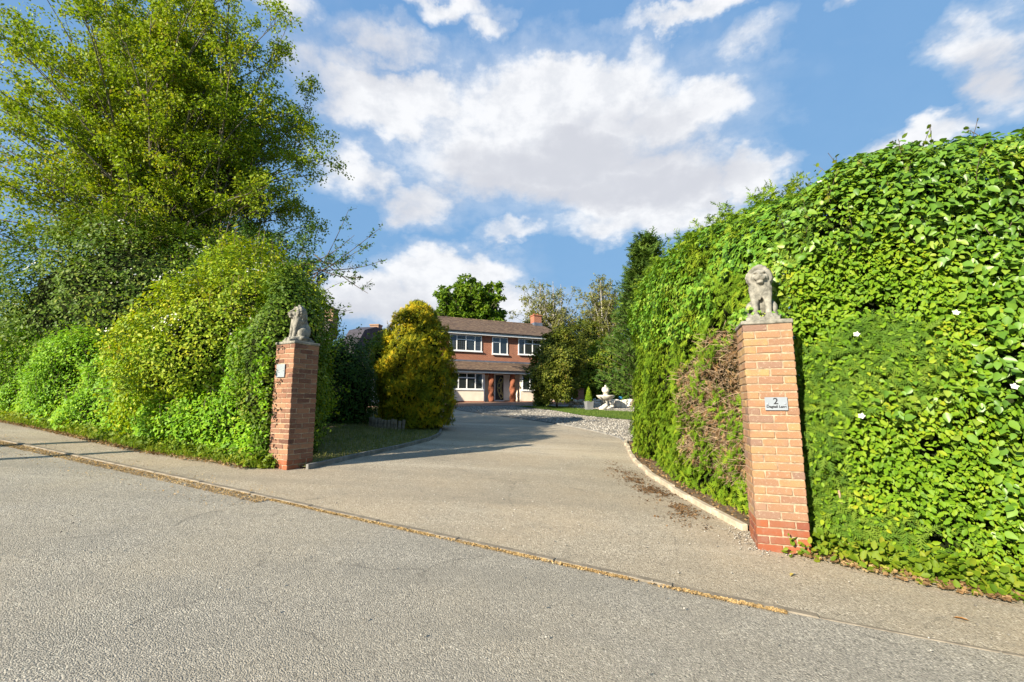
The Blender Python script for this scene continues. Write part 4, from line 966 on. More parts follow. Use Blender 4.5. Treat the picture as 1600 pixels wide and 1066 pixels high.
# ---- golden conifer on the lawn
def golden():
    c = (-2.78, 13.45, 2.35); rad = (.98, .95, 2.05)
    g = gz1(c[0], c[1]); base = np.array([c[0], c[1], g]); root = empty('golden_conifer', base, 0, 'golden yellow dome shaped conifer standing on the lawn by the drive', 'conifer')
    n = 22000; d = rdir(n); h = np.clip(rng.random(n), 0, 1); z = g + .08 + h * (4.42 - g)
    prof = np.interp(h, [0, .12, .3, .5, .7, .85, .95, 1], [.86, 1.0, 1.02, .98, .84, .62, .36, .10]) * 1.06
    a = rng.random(n) * 2 * np.pi
    P = np.stack([c[0] + np.cos(a) * prof, c[1] + np.sin(a) * prof, z], 1); N = unit(np.stack([np.cos(a), np.sin(a), .25 + .8 * h ** 2], 1))
    P += N * ((vnoise(P, 2.0, 4) - .5) * .42 + (vnoise(P, 5., 9) - .5) * .26)[:, None]
    P = shell(P, N, .22)
    fr = frames(unit(N + rdir(n) * .7), N * .7 + UP * .75 + rdir(n) * .5)
    scatter('foliage', P - base, fr, .14 * rng.uniform(.6, 1.3, n), T_spray_s, L_gold, root)
    bm = bmesh.new(); lathe(bm, [(.80 * .7, .1), (.72, .6), (.74, 1.3), (.70, 2.0), (.52, 2.7), (.3, 3.2), (.05, 3.5)], 20); o = obj_bm('shade_core', bm, M_core, root); o['kind'] = 'stuff'
    tubes('trunk', [(np.array([[[0, 0, -.05], [0, 0, 1.], [0, 0, 2.5]]]), np.array([[.09, .07, .03]]), 8)], M_bark, root)
golden()
# ---- log roll edging
def logs():
    pts = np.array([(-3.98, 13.0), (-3.75, 12.72), (-3.45, 12.55), (-3.15, 12.5), (-2.95, 12.55)]); p = resample(pts, .105); c = p.mean(0)
    root = empty('log_roll', (c[0], c[1], gz1(*c)), 0, 'low weathered log roll edging at the foot of the golden conifer', 'edging')
    for i, q in enumerate(p):
        bm = bmesh.new(); h = .24 + rng.uniform(-.02, .05); lathe(bm, [(.046, -.1), (.046, h - .01), (.036, h)], 9)
        o = obj_bm('log', bm, M_wood, root); o.location = (q[0] - c[0], q[1] - c[1], gz1(*q) - gz1(*c) + .04); o.rotation_euler = (rng.normal() * .05, rng.normal() * .05, rng.random() * 6)
logs()

# ------------------------------------------------------------------ right hedges
def right_hedges():
    c = np.array([3.2, 8.0, gz1(3.2, 8.0)])
    # beside the drive: walking from far to near the face looks left (towards -x): right-hand normal must be -x -> walk from near to far needs flip
    path = [(6.0, 13.9), (4.6, 13.6), (3.65, 13.0), (3.15, 12.1), (2.88, 10.6), (2.72, 9.0), (2.66, 7.6), (2.68, 6.4), (2.76, 5.5), (3.0, 5.0)]
    # face on the right-hand side of the walking direction: walking towards -y, right-hand is -x
    hts = [4.2, 4.3, 4.35, 4.4, 4.45, 4.45, 4.4, 4.25, 4.1, 4.05]
    samp, L = hedge_surface(path, hts, 2.0, batter=.05, lump=.20, seed=71, roundr=.95, back=.3)
    root = empty('clipped_hedge', c, 0, 'tall clipped conifer hedge along the drive with ivy above and a brown dead patch', 'hedge')
    samp0 = lambda s, t: (lambda pn: (pn[0] - c, pn[1]))(samp(s, t))
    core_from(samp0, 'shade_core', root, .28, 80, 36, sr=(0, .985), tr=(0, .86))
    n = 46000; s = rng.random(n); t = rng.random(n); P, N = samp(s, t); kk = (vnoise(P, 2.6, 93) > .22) | (rng.random(n) < .35); P, N = P[kk], N[kk]; n = len(P)
    h = (P[:, 2] - gz(P[:, 0], P[:, 1])); y = P[:, 1]
    nz = (vnoise(P, .9, 5) - .5) * 1.1 + (vnoise(P, 3, 6) - .5) * .5
    dead = (np.abs(y - 6.35 - .12 * (h - 1.2)) < .95 + nz * .6) & (h > .38 + nz * .3) & (h < 1.95 + nz * .8) & (vnoise(P, 4.5, 8) < .57)
    ivy = (h > 2.05 + nz * .8 + np.clip((y - 8.5) * .22, 0, 2)) & (vnoise(P, 2.2, 12) < .70)
    con = ~dead & (~ivy | (rng.random(n) < .35))
    Pc, Nc = shell(P[con], N[con], .22), N[con]
    fr = frames(unit(Nc + rdir(len(Nc)) * .55 + UP * .2), Nc * .9 + UP * .15 + rdir(len(Nc)) * .75)
    scatter('conifer_sprays', Pc - c, fr, .145 * rng.uniform(.6, 1.35, len(Pc)), T_spray, L_con, root)
    # ivy
    n2 = 24000; s = rng.random(n2); t = .42 + .58 * rng.random(n2); P, N = samp(s, t); h = P[:, 2] - gz(P[:, 0], P[:, 1]); nz = (vnoise(P, .9, 5) - .5) * 1.1
    k = (h > 2.0 + nz * .8 + np.clip((P[:, 1] - 8.5) * .22, 0, 2)) & (vnoise(P, 2.2, 12) < .66); P, N = P[k], N[k]
    P = P + N * (.05 - .14 * rng.random(len(P)))[:, None]
    scatter('ivy', P - c, leaf_frames(N, .5, .25, .8), .078 * rng.uniform(.6, 1.3, len(P)), T_ivy, L_ivy, root)
    # dead patch: a tangle of bare twigs
    m = 7500; s = rng.random(m * 6); t = rng.random(m * 6); P, N = samp(s, t); h = P[:, 2] - gz(P[:, 0], P[:, 1]); nz = (vnoise(P, .9, 5) - .5) * 1.1
    k = (np.abs(P[:, 1] - 6.35 - .12 * (h - 1.2)) < 1.0 + nz * .6) & (h > .35) & (h < 2.0 + nz * .8); P, N = P[k][:m], N[k][:m]; m = len(P)
    b0 = P - N * rng.uniform(.05, .25, m)[:, None]; e = b0 + unit(N * .6 + rdir(m)) * rng.uniform(.07, .24, m)[:, None]
    tw = bez(b0, (b0 + e) / 2 + rdir(m) * .03, e, 4); o = tubes('dead_twigs', [(tw - c, np.full((m, 4), .0032), 3)], M_dead, root); o['kind'] = 'stuff'
    P2 = P - N * rng.uniform(0, .2, m)[:, None]; scatter('dead_sprays', P2 - c, leaf_frames(N, .8, 0, .4), .09 * rng.uniform(.5, 1.2, m), T_spray_s, L_litter, root)
    # taller tufts on the ridge
    m = 150; P, N = samp(rng.random(m), .62 + .3 * rng.random(m)); e = P + unit(UP + rdir(m) * .45) * rng.uniform(.1, .42, m)[:, None]; tw = bez(P, (P + e) / 2, e, 4)
    p, f, sz = leaves_on(tw, 22, .10, T_spray_s, .02, seed=9, droop=-.6); scatter('ridge_tufts', p - c, f, sz, T_spray_s, L_con, root)

    # ---- road side of the pillar: broad leaves, small leaves, conifer showing through
    c = np.array([4.2, 4.4, gz1(4.2, 4.4)])
    path = [(2.78, 4.95), (2.86, 4.68), (3.05, 4.42), (3.45, 4.10), (3.95, 3.84), (5.2, 3.30), (7.5, 2.5), (10, 1.8)]
    path = path[::-1]   # face must be on the right-hand side: walk from right to left? checked by normal below
    hts = [4.4, 4.4, 4.35, 4.2, 4.05, 4.0, 4.0, 4.0]
    def run(path, hts): return hedge_surface(path, hts, 2.2, batter=.06, lump=.24, seed=81, roundr=.9, back=.3)
    samp, L = run(path, hts); _, nn = samp(np.array([.5]), np.array([.2]))
    if nn[0, 1] > 0: samp, L = run(path[::-1], hts[::-1])
    samp1 = samp
    root = empty('broadleaf_hedge', c, 0, 'towering broad-leaved hedge on the road side of the buff pillar', 'hedge')
    samp0 = lambda s, t: (lambda pn: (pn[0] - c, pn[1]))(samp1(s, t))
    core_from(samp0, 'shade_core', root, .32, 80, 36, sr=(0, .97), tr=(0, .86))
    n = 175000; s = rng.random(n); t = rng.random(n) ** .9; P, N = samp(s, t); near = (P[:, 0] < 6.2) & (P[:, 0] < 1.32 * P[:, 1]) & ((vnoise(P, 2.4, 91) > .24) | (rng.random(n) < .3)); P, N = P[near], N[near]
    h = P[:, 2] - gz(P[:, 0], P[:, 1]); x = P[:, 0]
    big = sst(-.10, .12, (vnoise(P, 1.15, 33) - .5) + .28 * (x - 4.0) + .10 * (h - 2.2)); 
    coni = sst(.02, .14, (vnoise(P, 1.3, 44) - .58) + .12 * (4.0 - x) + .04 * (1.2 - np.abs(h - 1.0)))
    u = rng.random(len(P))
    isb = (u < .24 * big); isc = ~isb & (u > 1 - .42 * coni); iss = ~isb & ~isc & (u < .82)
    Ps, Ns = shell(P[iss], N[iss], .32, 1.6), N[iss]
    scatter('small_leaves', Ps - c, leaf_frames(Ns, .65, .35, .5), .050 * rng.uniform(.55, 1.4, len(Ps)), T_mid, L_small, root)
    Pc, Nc = shell(P[isc], N[isc], .22), N[isc]; fr = frames(unit(Nc + rdir(len(Nc)) * .5 + UP * .2), Nc * .7 + UP * .1 + rdir(len(Nc)) * .8)
    scatter('conifer_sprays', Pc - c, fr, .12 * rng.uniform(.6, 1.3, len(Pc)), T_spray, L_con2, root)
    Pb, Nb = P[isb], N[isb]; Pb = Pb + Nb * (.06 - .2 * rng.random(len(Pb)) ** 1.5)[:, None]
    fr = leaf_frames(Nb, .7, .35, .75); sz = .076 * rng.uniform(.6, 1.3, len(Pb))
    dist = np.linalg.norm(Pb - np.array([0, 0, CAMZ]), axis=1)
    vis = (Pb[:, 0] / Pb[:, 1] < 1.15) & (Pb[:, 2] < 4.2) & ((Pb - np.array([0, 0, CAMZ])) * Nb).sum(1).__lt__(0)
    outer = ((Pb - samp_center(Pb)) * 0).sum(1) if False else rng.random(len(Pb))
    score = np.where(vis, sz / dist, 0); pick = np.argsort(-score)[:300]
    rest = np.ones(len(Pb), bool); rest[pick] = False
    scatter('broad_leaves', Pb[rest] - c, fr[rest], sz[rest], T_broad, L_broad, root)
    lms = []
    for k in range(6):
        V = T_broad[0] + np.random.default_rng(k).normal(size=T_broad[0].shape) * .02
        tmp = mesh_np('leaf', V, T_broad[1], L_broad, None, {'rnd': np.full(len(V), (k + .5) / 6)}); lms.append(tmp.data); bpy.data.objects.remove(tmp)
    for q, i in enumerate(pick):
        o = lk(bpy.data.objects.new('leaf', lms[q % 6]), root); M4 = Matrix.Identity(4)
        for a in range(3):
            for b in range(3): M4[a][b] = float(fr[i, a, b] * sz[i])
            M4[a][3] = float(Pb[i, a] - c[a])
        o.matrix_local = M4
    # white flowers
    spots = [(3.55, 4.05, 3.15), (3.75, 4.0, 3.05), (4.25, 3.72, 3.3), (4.45, 3.6, 3.0), (3.35, 4.15, 2.3), (4.3, 3.7, 1.9), (4.55, 3.55, 1.75), (3.9, 3.85, 2.6)]
    for k in range(6):
        for tries in range(200):
            p, nrm = samp(rng.random(1), .25 + .5 * rng.random(1))
            if 3.0 < p[0, 0] < 4.4 and p[0, 2] > 1.2 and p[0, 2] < 3.9: break
        bm = bmesh.new()
        for a in range(5):
            th = a * 2 * math.pi / 5; d = Vector((math.cos(th), math.sin(th), 0)); e = Vector((-d.y, d.x, 0))
            pts = [Vector((0, 0, 0)), d * .016 + e * .012 + Vector((0, 0, .004)), d * .030 + Vector((0, 0, .009)), d * .016 - e * .012 + Vector((0, 0, .004))]
            bm.faces.new([bm.verts.new(q) for q in pts])
        o = obj_bm('flower', bm, M_blossom, root); nv = Vector(unit(nrm[0] + .4 * UP)); o.rotation_euler = nv.to_track_quat('Z', 'Y').to_euler(); o.location = Vector(p[0] + nrm[0] * .09 - c)
    # wispy climbers poking above the top
    m = 170; P, N = samp(rng.random(m), .55 + .25 * rng.random(m)); P = P[P[:, 0] < 5.2]; m = len(P); e = P + unit(UP + rdir(m) * .6) * rng.uniform(.06, .32, m)[:, None]
    tw = bez(P - UP * .06, (P + e) / 2 + rdir(m) * .04, e, 5); o = tubes('climbing_shoots', [(tw - c, np.full((m, 5), .003), 3)], M_twig, root); o['kind'] = 'stuff'
    p, f, sz = leaves_on(tw, 7, .05, T_mid, .015, seed=12); scatter('climber_leaves', p - c, f, sz, T_mid, L_lime, root)
    # bare stems at the foot
    m = 26; P, N = samp(rng.random(m), .03 + .02 * rng.random(m)); P0 = P.copy(); P0[:, 2] = gz(P[:, 0], P[:, 1]) - .02; P0 -= N * rng.uniform(.05, .3, m)[:, None]; e = P0 + UP * .7 + rdir(m) * .12
    o = tubes('stems', [(bez(P0, (P0 + e) / 2 + rdir(m) * .05, e, 5) - c, np.full((m, 5), .010), 5)], M_dead, root); o['kind'] = 'stuff'
    # ivy round the lion's paws
    T = Matrix.Translation((RPC[0], RPC[1], rz0)) @ Matrix.Rotation(RYAW, 4, 'Z')
    iv = []
    for k in range(130):
        u = abs(rng.normal()) * .16; p = T @ Vector((.02 + u, .05 + rng.random() * .34, RH_ + .05 + rng.random() * (.17 - u * .25) )); iv.append(p)
    iv = np.array(iv); N = unit(np.tile(np.array([-.35, -.8, .4]), (len(iv), 1)))
    scatter('pillar_ivy', iv - c, leaf_frames(N, .5, .2, .7), .05 * rng.uniform(.6, 1.3, len(iv)), T_ivy, L_ivy, root)
right_hedges()

# ------------------------------------------------------------------ garden beyond
leaf_bush('olive_shrub', 'large round olive-green shrub standing in front of the brick house', 'shrub', (2.45, 25.2, 3.45), (1.5, 1.4, 2.15), L_olive, 22000, .12, T_mid, .8, seed=91, zmin=-.85, lump=.6, core=.6, shoots=160, lumpscale=1.0)
leaf_bush('yellow_shrub', 'bright yellow-green shrub growing up behind the white fountain', 'shrub', (6.1, 30.5, 3.4), (1.7, 1.3, 2.3), L_lime, 12000, .13, T_mid, .6, seed=92, zmin=-.8, lump=.5, core=.7, shoots=60)
leaf_bush('tall_shrub', 'tall bronze tinged shrub between the olive shrub and the dark conifer', 'shrub', (5.4, 33.5, 4.6), (2.0, 1.5, 3.2), L_olive, 12000, .14, T_mid, .7, seed=93, zmin=-.8, lump=.6, core=.7, shoots=60)
leaf_bush('young_shrub', 'small light green shrub at the corner of the house bay', 'shrub', (1.75, 27.4, 2.0), (.55, .5, .85), L_lime, 3500, .09, T_mid, .4, seed=94, zmin=-.8, lump=.3, core=.6)
leaf_bush('garden_shrub', 'pale green shrub seen between the neighbouring roof and the golden conifer', 'shrub', (-5.75, 20.5, 3.1), (.8, .9, 1.7), L_lime, 7000, .10, T_mid, .5, seed=95, zmin=-.9, lump=.4, core=.6, shoots=50)
leaf_bush('laurel_shrub', 'dark shrub below the neighbouring roof', 'shrub', (-8.3, 18.5, 2.0), (2.0, 1.2, 1.4), L_dark, 12000, .10, T_mid, .5, seed=96, zmin=-.8, lump=.4, core=.7)

def conical(name, label, x, y, top, rad, leafm, n, seed, size=.30, lean=0.):
    g = gz1(x, y); base = np.array([x, y, g]); root = empty(name, base, 0, label, 'conifer', None); H = top - g
    r = np.random.default_rng(seed); nb = 230; h = .06 + .93 * r.random(nb) ** .85; a = r.random(nb) * 2 * np.pi; L = rad * (1 - h) ** .8 * r.uniform(.65, 1.25, nb) + .15
    b0 = np.stack([lean * h, np.zeros(nb), h * H], 1); d = np.stack([np.cos(a), np.sin(a), .45 + .3 * r.random(nb)], 1); e = b0 + d * L[:, None]; e[:, 2] -= .12 * L
    br = bez(b0, b0 + d * L[:, None] * .55 + UP * .02, e, 6)
    tubes('trunk', [(np.array([[[0, 0, -.1], [lean * .5, 0, H * .5], [lean, 0, H]]]), np.array([[.16, .10, .02]]), 8)], M_bark, root)
    o = tubes('branches', [(br, np.full((nb, 6), .02) * np.linspace(1, .3, 6), 4)], M_twig, root); o['kind'] = 'stuff'
    per = n // nb; pi = np.repeat(np.arange(nb), per); t = .2 + .8 * r.random(nb * per); x_ = t * 5; j = np.minimum(x_.astype(int), 4); f = (x_ - j)[:, None]
    p = br[pi, j] * (1 - f) + br[pi, j + 1] * f; tan = unit(br[pi, j + 1] - br[pi, j]); p = p + r.normal(size=p.shape) * .10
    fr = frames(unit(r.normal(size=p.shape) + UP * .8), tan + r.normal(size=p.shape) * .6 + UP * .2)
    scatter('foliage', p, fr, size * r.uniform(.6, 1.2, len(p)), T_spray_s, leafm, root); return root
conical('cypress_tree', 'tall dark pointed conifer rising behind the clipped hedge', 5.4, 17.6, 8.1, 2.0, L_cyp, 9000, 5)
conical('cypress_tree', 'shorter dark conifer beside the yellow-green shrub at the hedge end', 6.4, 22.5, 8.2, 2.2, L_dark, 7000, 6)

tree('oak_tree', 'dense dark green round-crowned tree behind the house roof', 'tree', (-4.5, 49), (-4.4, 49, 11.3), (4.6, 4.0, 3.9), L_oak, .33, 16, T=T_dia, n_limb=110, n_br=6, n_tw=4, trunk_r=.32, br_len=1.3, tw_len=.7, seed=101, inner=.45)
tree('willow_tree', 'sparse pale leaved tree behind the chimney showing bare limbs', 'tree', (4.6, 56), (4.6, 56, 12.0), (4.6, 3.5, 5.6), L_willow, .21, 5, T=T_dia, bark=M_bark_pale, n_limb=100, n_br=6, n_tw=5, trunk_r=.22, stems=4, br_len=1.6, tw_len=.8, seed=102, inner=.3, spread=.8, limb_bend=.2)
tree('willow_tree', 'sparse pale leaved tree next to the tall dark conifer', 'tree', (11.5, 55), (11.2, 55, 12.0), (3.6, 3.2, 5.6), L_willow, .21, 6, T=T_dia, bark=M_bark_pale, n_limb=90, n_br=6, n_tw=5, trunk_r=.22, stems=3, br_len=1.6, tw_len=.8, seed=103, inner=.3, spread=.8, limb_bend=.2)
for k, (x, y, z, rx, rz) in enumerate([(-16, 44, 4.5, 4.5, 3.2), (-24, 40, 4.5, 5, 3.4), (12, 46, 5.0, 4.0, 3.8), (18, 40, 5, 5, 4), (30, 11, 3.5, 6, 4.), (-34, 34, 5, 6, 4)]):
    leaf_bush('boundary_shrub', ['rounded green boundary shrub far behind the neighbouring roof', 'wide green boundary shrub hidden behind the roadside birch', 'green boundary shrub behind the tall bronze shrub', 'green boundary shrub hidden behind the clipped hedge', 'broad boundary shrub hidden behind the broad-leaved hedge', 'broad boundary shrub far behind the hawthorn'][k],
              'shrub', (x, y, z), (rx, 2.5, rz), L_oak, 6000, .28, T_dia, .8, seed=110 + k, zmin=-.9, lump=.7, core=.75, group='boundary shrubs')

# ---- fountain, planter, rockery, pier, pot
def fountain():
    x, y = 5.05, 24.7; g = gz1(x, y) + .03
    root = empty('garden_fountain', (x, y, g), 0, 'white stone bird bath fountain topped with a ball by the lawn', 'fountain')
    bm = bmesh.new(); lathe(bm, [(.30, 0), (.30, .06), (.24, .09), (.13, .16), (.10, .28), (.12, .40), (.18, .46)], 28); obj_bm('pedestal', bm, M_stone, root, True)
    bm = bmesh.new(); lathe(bm, [(.16, .44), (.30, .50), (.43, .60), (.49, .68), (.50, .72), (.47, .725), (.40, .66), (.10, .62)], 32); obj_bm('basin', bm, M_stone, root, True)
    bm = bmesh.new(); lathe(bm, [(.10, .60), (.09, .72), (.15, .78), (.15, .80), (.08, .82)], 24); obj_bm('neck', bm, M_stone, root, True)
    bm = bmesh.new(); lathe(bm, [(.02, .81), (.13, .85), (.19, .94), (.205, 1.02), (.18, 1.12), (.10, 1.19), (.05, 1.22), (.045, 1.26), (.01, 1.28)], 24); obj_bm('ball_finial', bm, M_stone, root, True)
fountain()
def garden_ornament():
    x, y = 4.75, 23.8; g = gz1(x, y) + .05
    bm = bmesh.new(); bmesh.ops.create_icosphere(bm, subdivisions=3, radius=.2)
    for v in bm.verts:
        v.co.x *= 1.25; v.co.y *= .8; v.co.z = v.co.z * .8 + .12 + .08 * math.sin(v.co.x * 9); v.co += v.co.normalized() * mnoise.noise(v.co * 7) * .05
    o = obj_bm('garden_ornament', bm, M_stone, None, True); o.location = (x, y, g); tag(o, 'small white stone ornament lying in front of the fountain', 'ornament')
garden_ornament()
def planter():
    x, y = 3.95, 23.6; g = gz1(x, y) + .05
    root = empty('planter', (x, y, g), R(15), 'square grey planter holding a clipped cone on the lawn edge', 'planter')
    bm = bmesh.new(); prism(bm, [Vector((-.15, -.15, 0)), Vector((.15, -.15, 0)), Vector((.15, .15, 0)), Vector((-.15, .15, 0))], Vector((0, 0, .40)))
    for v in bm.verts:
        if v.co.z > .2: v.co.x *= 1.25; v.co.y *= 1.25
    obj_bm('pot', bm, M_planter, root); boxes('rim', [(-.20, .20, -.20, .20, .402, .44)], M_planter, root, .008)
    t = empty('topiary', (x, y, g + .44), 0, 'small clipped green cone topiary growing in the grey planter', 'topiary')
    n = 2600; h = 1 - np.sqrt(rng.random(n)); a = rng.random(n) * 6.283; rr = .20 * (1 - h) ** .8; P = np.stack([np.cos(a) * rr, np.sin(a) * rr, h * .78], 1); N = unit(np.stack([np.cos(a), np.sin(a), np.full(n, .4)], 1))
    scatter('foliage', P, leaf_frames(N, .6, .3, 0), .045 * rng.uniform(.6, 1.3, n), T_dia, L_con, t)
    bm = bmesh.new(); lathe(bm, [(.17, 0), (.10, .35), (.02, .7)], 12); o = obj_bm('shade_core', bm, M_core, t); o['kind'] = 'stuff'
planter()
def rockery():
    p0, p1 = np.array([3.3, 26.2]), np.array([7.4, 26.8]); root = empty('rockery_wall', (5.2, 26.5, gz1(5.2, 26.5)), 0, 'low dry stone rockery wall behind the fountain', 'wall')
    meshes = []
    for k in range(5):
        bm = bmesh.new(); bmesh.ops.create_icosphere(bm, subdivisions=2, radius=1.0)
        for v in bm.verts: v.co = Vector((max(-.75, min(.75, v.co.x)), max(-.7, min(.7, v.co.y)), max(-.62, min(.62, v.co.z)))); v.co += v.co * mnoise.noise(v.co * 1.7 + Vector((k * 9, 0, 0))) * .35
        me = bpy.data.meshes.new('rock'); bm.to_mesh(me); bm.free(); me.materials.append(M_rock if k % 2 else M_stone); meshes.append(me)
    for row in range(3):
        n = 17 - row
        for i in range(n):
            t = (i + .5 * (row % 2)) / n + rng.normal() * .008; q = p0 * (1 - t) + p1 * t
            o = lk(bpy.data.objects.new('rock', meshes[int(rng.integers(5))]), root)
            o.location = (q[0] - 5.2, q[1] - 26.5 + rng.normal() * .04 + row * .06, gz1(*q) - gz1(5.2, 26.5) + .08 + row * .15); o.scale = (.20 * rng.uniform(.8, 1.2), .18, .13 * rng.uniform(.8, 1.1)); o.rotation_euler = (rng.normal() * .15, rng.normal() * .15, rng.normal() * .3)
rockery()
def pier():
    x, y = 4.25, 29.4; g = gz1(x, y)
    root = empty('brick_pier', (x, y, g), R(20), 'short red brick garden pier beside the olive shrub', 'pier')
    boxes('shaft', [(-.27, .27, -.27, .27, -.1, .98)], M_hbrick, root); boxes('cap', [(-.31, .31, -.31, .31, .982, 1.05)], M_terracotta, root, .01)
    x, y = 6.05, 25.6; g = gz1(x, y); bm = bmesh.new(); lathe(bm, [(.07, 0), (.11, .05), (.125, .13), (.09, .2), (.10, .22), (.08, .22), (.07, .15)], 20); o = obj_bm('glazed_pot', bm, M_blue, None, True); o.location = (x, y, g + .45)
    tag(o, 'small bright blue glazed pot on the rockery by the hedge end', 'pot')
    x, y = 6.05, 25.6
    o = boxes('rock_slab', [(-.3, .3, -.3, .3, 0, .44)], M_stone, None, .05); o.location = (x, y, gz1(x, y) - .0); tag(o, 'pale stone block under the blue pot', 'stone')
pier()

# ------------------------------------------------------------------ small ground cover and litter
def inpoly(P, poly):
    poly = np.array(poly); x, y = P[:, 0], P[:, 1]; c = np.zeros(len(P), bool); j = len(poly) - 1
    for i in range(len(poly)):
        xi, yi = poly[i]; xj, yj = poly[j]; k = ((yi > y) != (yj > y)) & (x < (xj - xi) * (y - yi) / (yj - yi + 1e-12) + xi); c ^= k; j = i
    return c
def flat_scatter(name, P2, size, T, material, off=.02, upright=False, tilt=.35):
    n = len(P2); P = np.c_[P2, gz(P2[:, 0], P2[:, 1]) + off]
    if upright: fr = frames(unit(np.c_[rng.normal(size=(n, 2)), np.full(n, .2)]), np.c_[rng.normal(size=(n, 2)) * .45, np.ones(n)])
    else: fr = frames(unit(UP + rng.normal(size=(n, 3)) * tilt), np.c_[rng.normal(size=(n, 2)), np.zeros(n)])
    return scatter(name, P, fr, size, T, material)
def along(pts, n, smin, smax):
    p = resample(pts, .05); i = rng.integers(0, len(p) - 1, n); d = unit(p[np.minimum(i + 1, len(p) - 1)] - p[i]); nrm = np.stack([d[:, 1], -d[:, 0]], 1)
    return p[i] + d * rng.random((n, 1)) * .05 + nrm * rng.uniform(smin, smax, n)[:, None]
# lawn grass
P2 = np.c_[rng.uniform(-6.5, -1.7, 40000), rng.uniform(6.9, 17, 40000)]; P2 = P2[inpoly(P2, lawn_poly)]; P2 = P2[rng.random(len(P2)) < np.clip(1.5 - (P2[:, 1] - 7) * .09, .2, 1)]
tag(flat_scatter('grass', P2, .055 * rng.uniform(.5, 1.5, len(P2))[:, None] * np.array([1.6, 1, 1])[None], T_blade, L_grass, .045, True), 'thin shaded lawn grass beside the drive', 'grass')
P2 = np.c_[rng.uniform(.1, 6.6, 30000), rng.uniform(18, 27, 30000)]; fl = [(.2, 27.0), (1.2, 25.0), (2.2, 23.0), (3.0, 20.3), (4.6, 18.5), (6.3, 18.6), (6.6, 22), (4.0, 23.6), (3.3, 25.2), (2.2, 27.2)]; P2 = P2[inpoly(P2, fl)]
tag(flat_scatter('lawn_grass', P2, .06 * rng.uniform(.5, 1.3, len(P2))[:, None] * np.array([2.4, 1, 1])[None], T_blade, leafmat('green_blade', [(0, (.06, .12, .015)), (1, (.14, .19, .03))], .3, .6), .05, True), 'short green grass of the lawn by the fountain', 'grass')
# gravel stones
gp = [tuple(p + np.array([.03, .03])) for p in KG] + [(-2.5, 27.2), (2.5, 29), (6.5, 30), (9, 24), (8, 17), (5.5, 13.8)]
P2 = np.c_[rng.uniform(-3.2, 7, 22000), 12.5 + 15 * rng.random(22000) ** 1.3]; P2 = P2[inpoly(P2, gp)]; P2 = P2[~inpoly(P2, fl)]
tag(flat_scatter('gravel', P2, .036 * rng.uniform(.6, 1.5, len(P2)), T_stone, L_gravel, .036), 'pale grey and white gravel bed bordering the drive', 'gravel')
# ochre grit along the kerb
e1 = EDGE[(EDGE[:, 0] > -17) & (EDGE[:, 0] < -2.5)]; e2 = EDGE[(EDGE[:, 0] > -3.0) & (EDGE[:, 0] < 2.1)]
A = along(e1, 24000, .035, .22); A = A[rng.random(len(A)) < .35 + .65 * (rng.random(len(A)) < .6)]; B = along(e2, 8500, .030, .085); k = vnoise(np.c_[B, np.zeros(len(B))], 3., 3) + rng.random(len(B)) * .3; B = B[k > .40]
Cc = along(e1, 2500, -.3, .6); P2 = np.r_[A, B, Cc]
tag(flat_scatter('kerb_debris', P2, .0085 * rng.uniform(.5, 1.9, len(P2)), T_flake, L_grit, .010), 'ochre husks and grit gathered along the kerb', 'debris')
# leaf litter at the hedge feet
pl = [(-12, 10.8), (-9.2, 9.45), (-5.9, 7.75), (-4.1, 7.15), (-3.7, 6.95)]; pr = [(2.75, 4.55), (2.95, 4.35), (3.43, 3.97), (3.94, 3.72), (5.2, 3.2)]
P2 = np.r_[along(pl, 5200, -.15, .35), along(pr, 2400, -.2, .22), along(KR, 900, -.05, .25) + np.array([.12, 0])]
tag(flat_scatter('leaf_litter', P2, .020 * rng.uniform(.5, 1.7, len(P2)), T_flake, L_litter, .042, tilt=.6), 'dry brown leaf litter at the foot of the hedges', 'litter')
# weeds and grass tufts at the feet
P2 = np.r_[along(pl, 5200, -.25, .16), along([(2.55, 4.5), (2.9, 4.3), (3.43, 3.95), (3.94, 3.7), (5.2, 3.2)], 700, -.2, .12), np.c_[rng.normal(-3.75, .13, 500), rng.normal(6.95, .07, 500)], along(pr, 1200, -.3, .02)]
n = len(P2); P = np.c_[P2, gz(P2[:, 0], P2[:, 1]) + .03 + rng.random(n) ** 2 * .18]
tag(scatter('verge_weeds', P, leaf_frames(np.tile(np.array([-.3, -.6, .6]), (n, 1)), .8, .4, -.3), .06 * rng.uniform(.5, 1.5, n), T_mid, L_weed), 'low weeds and seedlings along the hedge feet', 'weeds')
P2 = np.r_[along(pl, 3000, -.1, .22), np.c_[rng.normal(-3.72, .12, 500), rng.normal(6.92, .06, 500)]]
tag(flat_scatter('verge_grass', P2, .11 * rng.uniform(.5, 1.5, len(P2)), T_blade, L_weed, .02, True), 'tufts of grass between the hedge and the footway', 'grass')
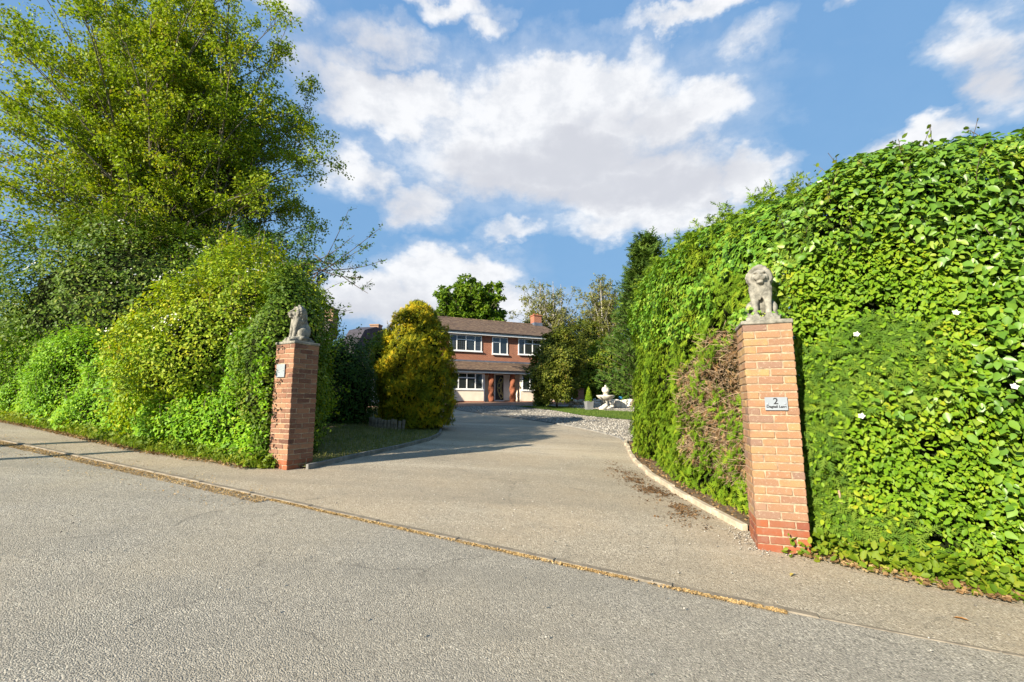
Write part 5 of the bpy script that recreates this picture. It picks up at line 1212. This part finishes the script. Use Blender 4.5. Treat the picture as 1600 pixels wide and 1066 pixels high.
# dark moss crumbs on the drive by the right edging
m = 16000; P2 = np.c_[rng.uniform(1.5, 2.35, m), rng.uniform(5.0, 9.2, m)]; v = vnoise(np.c_[P2, np.zeros(m)], 3.2, 7) * .55 + vnoise(np.c_[P2 * np.array([1, .7]), np.zeros(m)], 11, 8) * .45; w = np.exp(-((P2[:, 0] - (2.02 - .04 * (P2[:, 1] - 6.4))) / .20) ** 2) * np.exp(-((P2[:, 1] - 6.6) / 1.4) ** 2)
P2 = P2[(v + rng.normal(size=m) * .06 > .47) & (rng.random(m) < w * 1.0)]
tag(flat_scatter('drive_moss', P2, .013 * rng.uniform(.4, 1.9, len(P2)), T_flake, L_moss, .019), 'dark brown moss and dirt patch on the drive', 'moss')
# loose chippings, white pebbles by the pillar foot
P2 = np.r_[np.c_[rng.uniform(-8, 5, 900), rng.uniform(1.2, 9, 900)], np.c_[rng.normal(2.36, .10, 260), rng.normal(4.75, .22, 260)], np.c_[rng.uniform(-1.5, 2.3, 240), rng.uniform(4.5, 11, 240)]]
tag(flat_scatter('loose_chippings', P2, .009 * rng.uniform(.5, 1.9, len(P2)), T_stone, L_gravel, .020), 'loose pale chippings scattered over road and drive', 'gravel')
# a few fallen leaves on the footway
for (x, y, c, lab) in ((2.28, 3.93, 0, 'yellow fallen leaf on the footway below the buff pillar'), (3.05, 3.32, 1, 'orange brown fallen leaf on the footway near the broad-leaved hedge')):
    o = mesh_np('fallen_leaf', (T_broad[0] - np.array([0, .5, 0])) * np.array([.05, .085, .08]), T_broad[1], simple('dry_leaf_%d' % c, ((.55, .42, .10), (.42, .20, .06))[c], .8, .2, .2, 30)); o.location = (x, y, gz1(x, y) + .026); o.rotation_euler = (.1, .15, (2.3, .9)[c]); tag(o, lab, 'leaf')

# ------------------------------------------------------------------ two poles added across the lane, out of the picture, that draw thin shadows over the road
for (x, y, r0, lab) in ((-14.5, 1.15, .11, 'unseen slim pole added across the lane to cast the farther thin shadow'), (-12.6, 1.1, .09, 'unseen slim pole added across the lane to cast the nearer thin shadow')):
    root = empty('shadow_pole', (x, y, gz1(x, y)), 0, lab, 'pole', 'added shadow-casting poles')
    bm = bmesh.new(); lathe(bm, [(r0 * 1.15, -.3), (r0, 3), (r0 * .85, 7.4)], 12); obj_bm('shaft', bm, M_pole, root, True)
    bm = bmesh.new(); lathe(bm, [(r0 * 1.0, 7.4), (r0 * .9, 7.45), (.01, 7.52)], 12); obj_bm('cap', bm, M_lead, root)
    boxes('step_iron', [(-.16, -r0 * .9, -.012, .012, 3.2, 3.224)], M_lead, root)
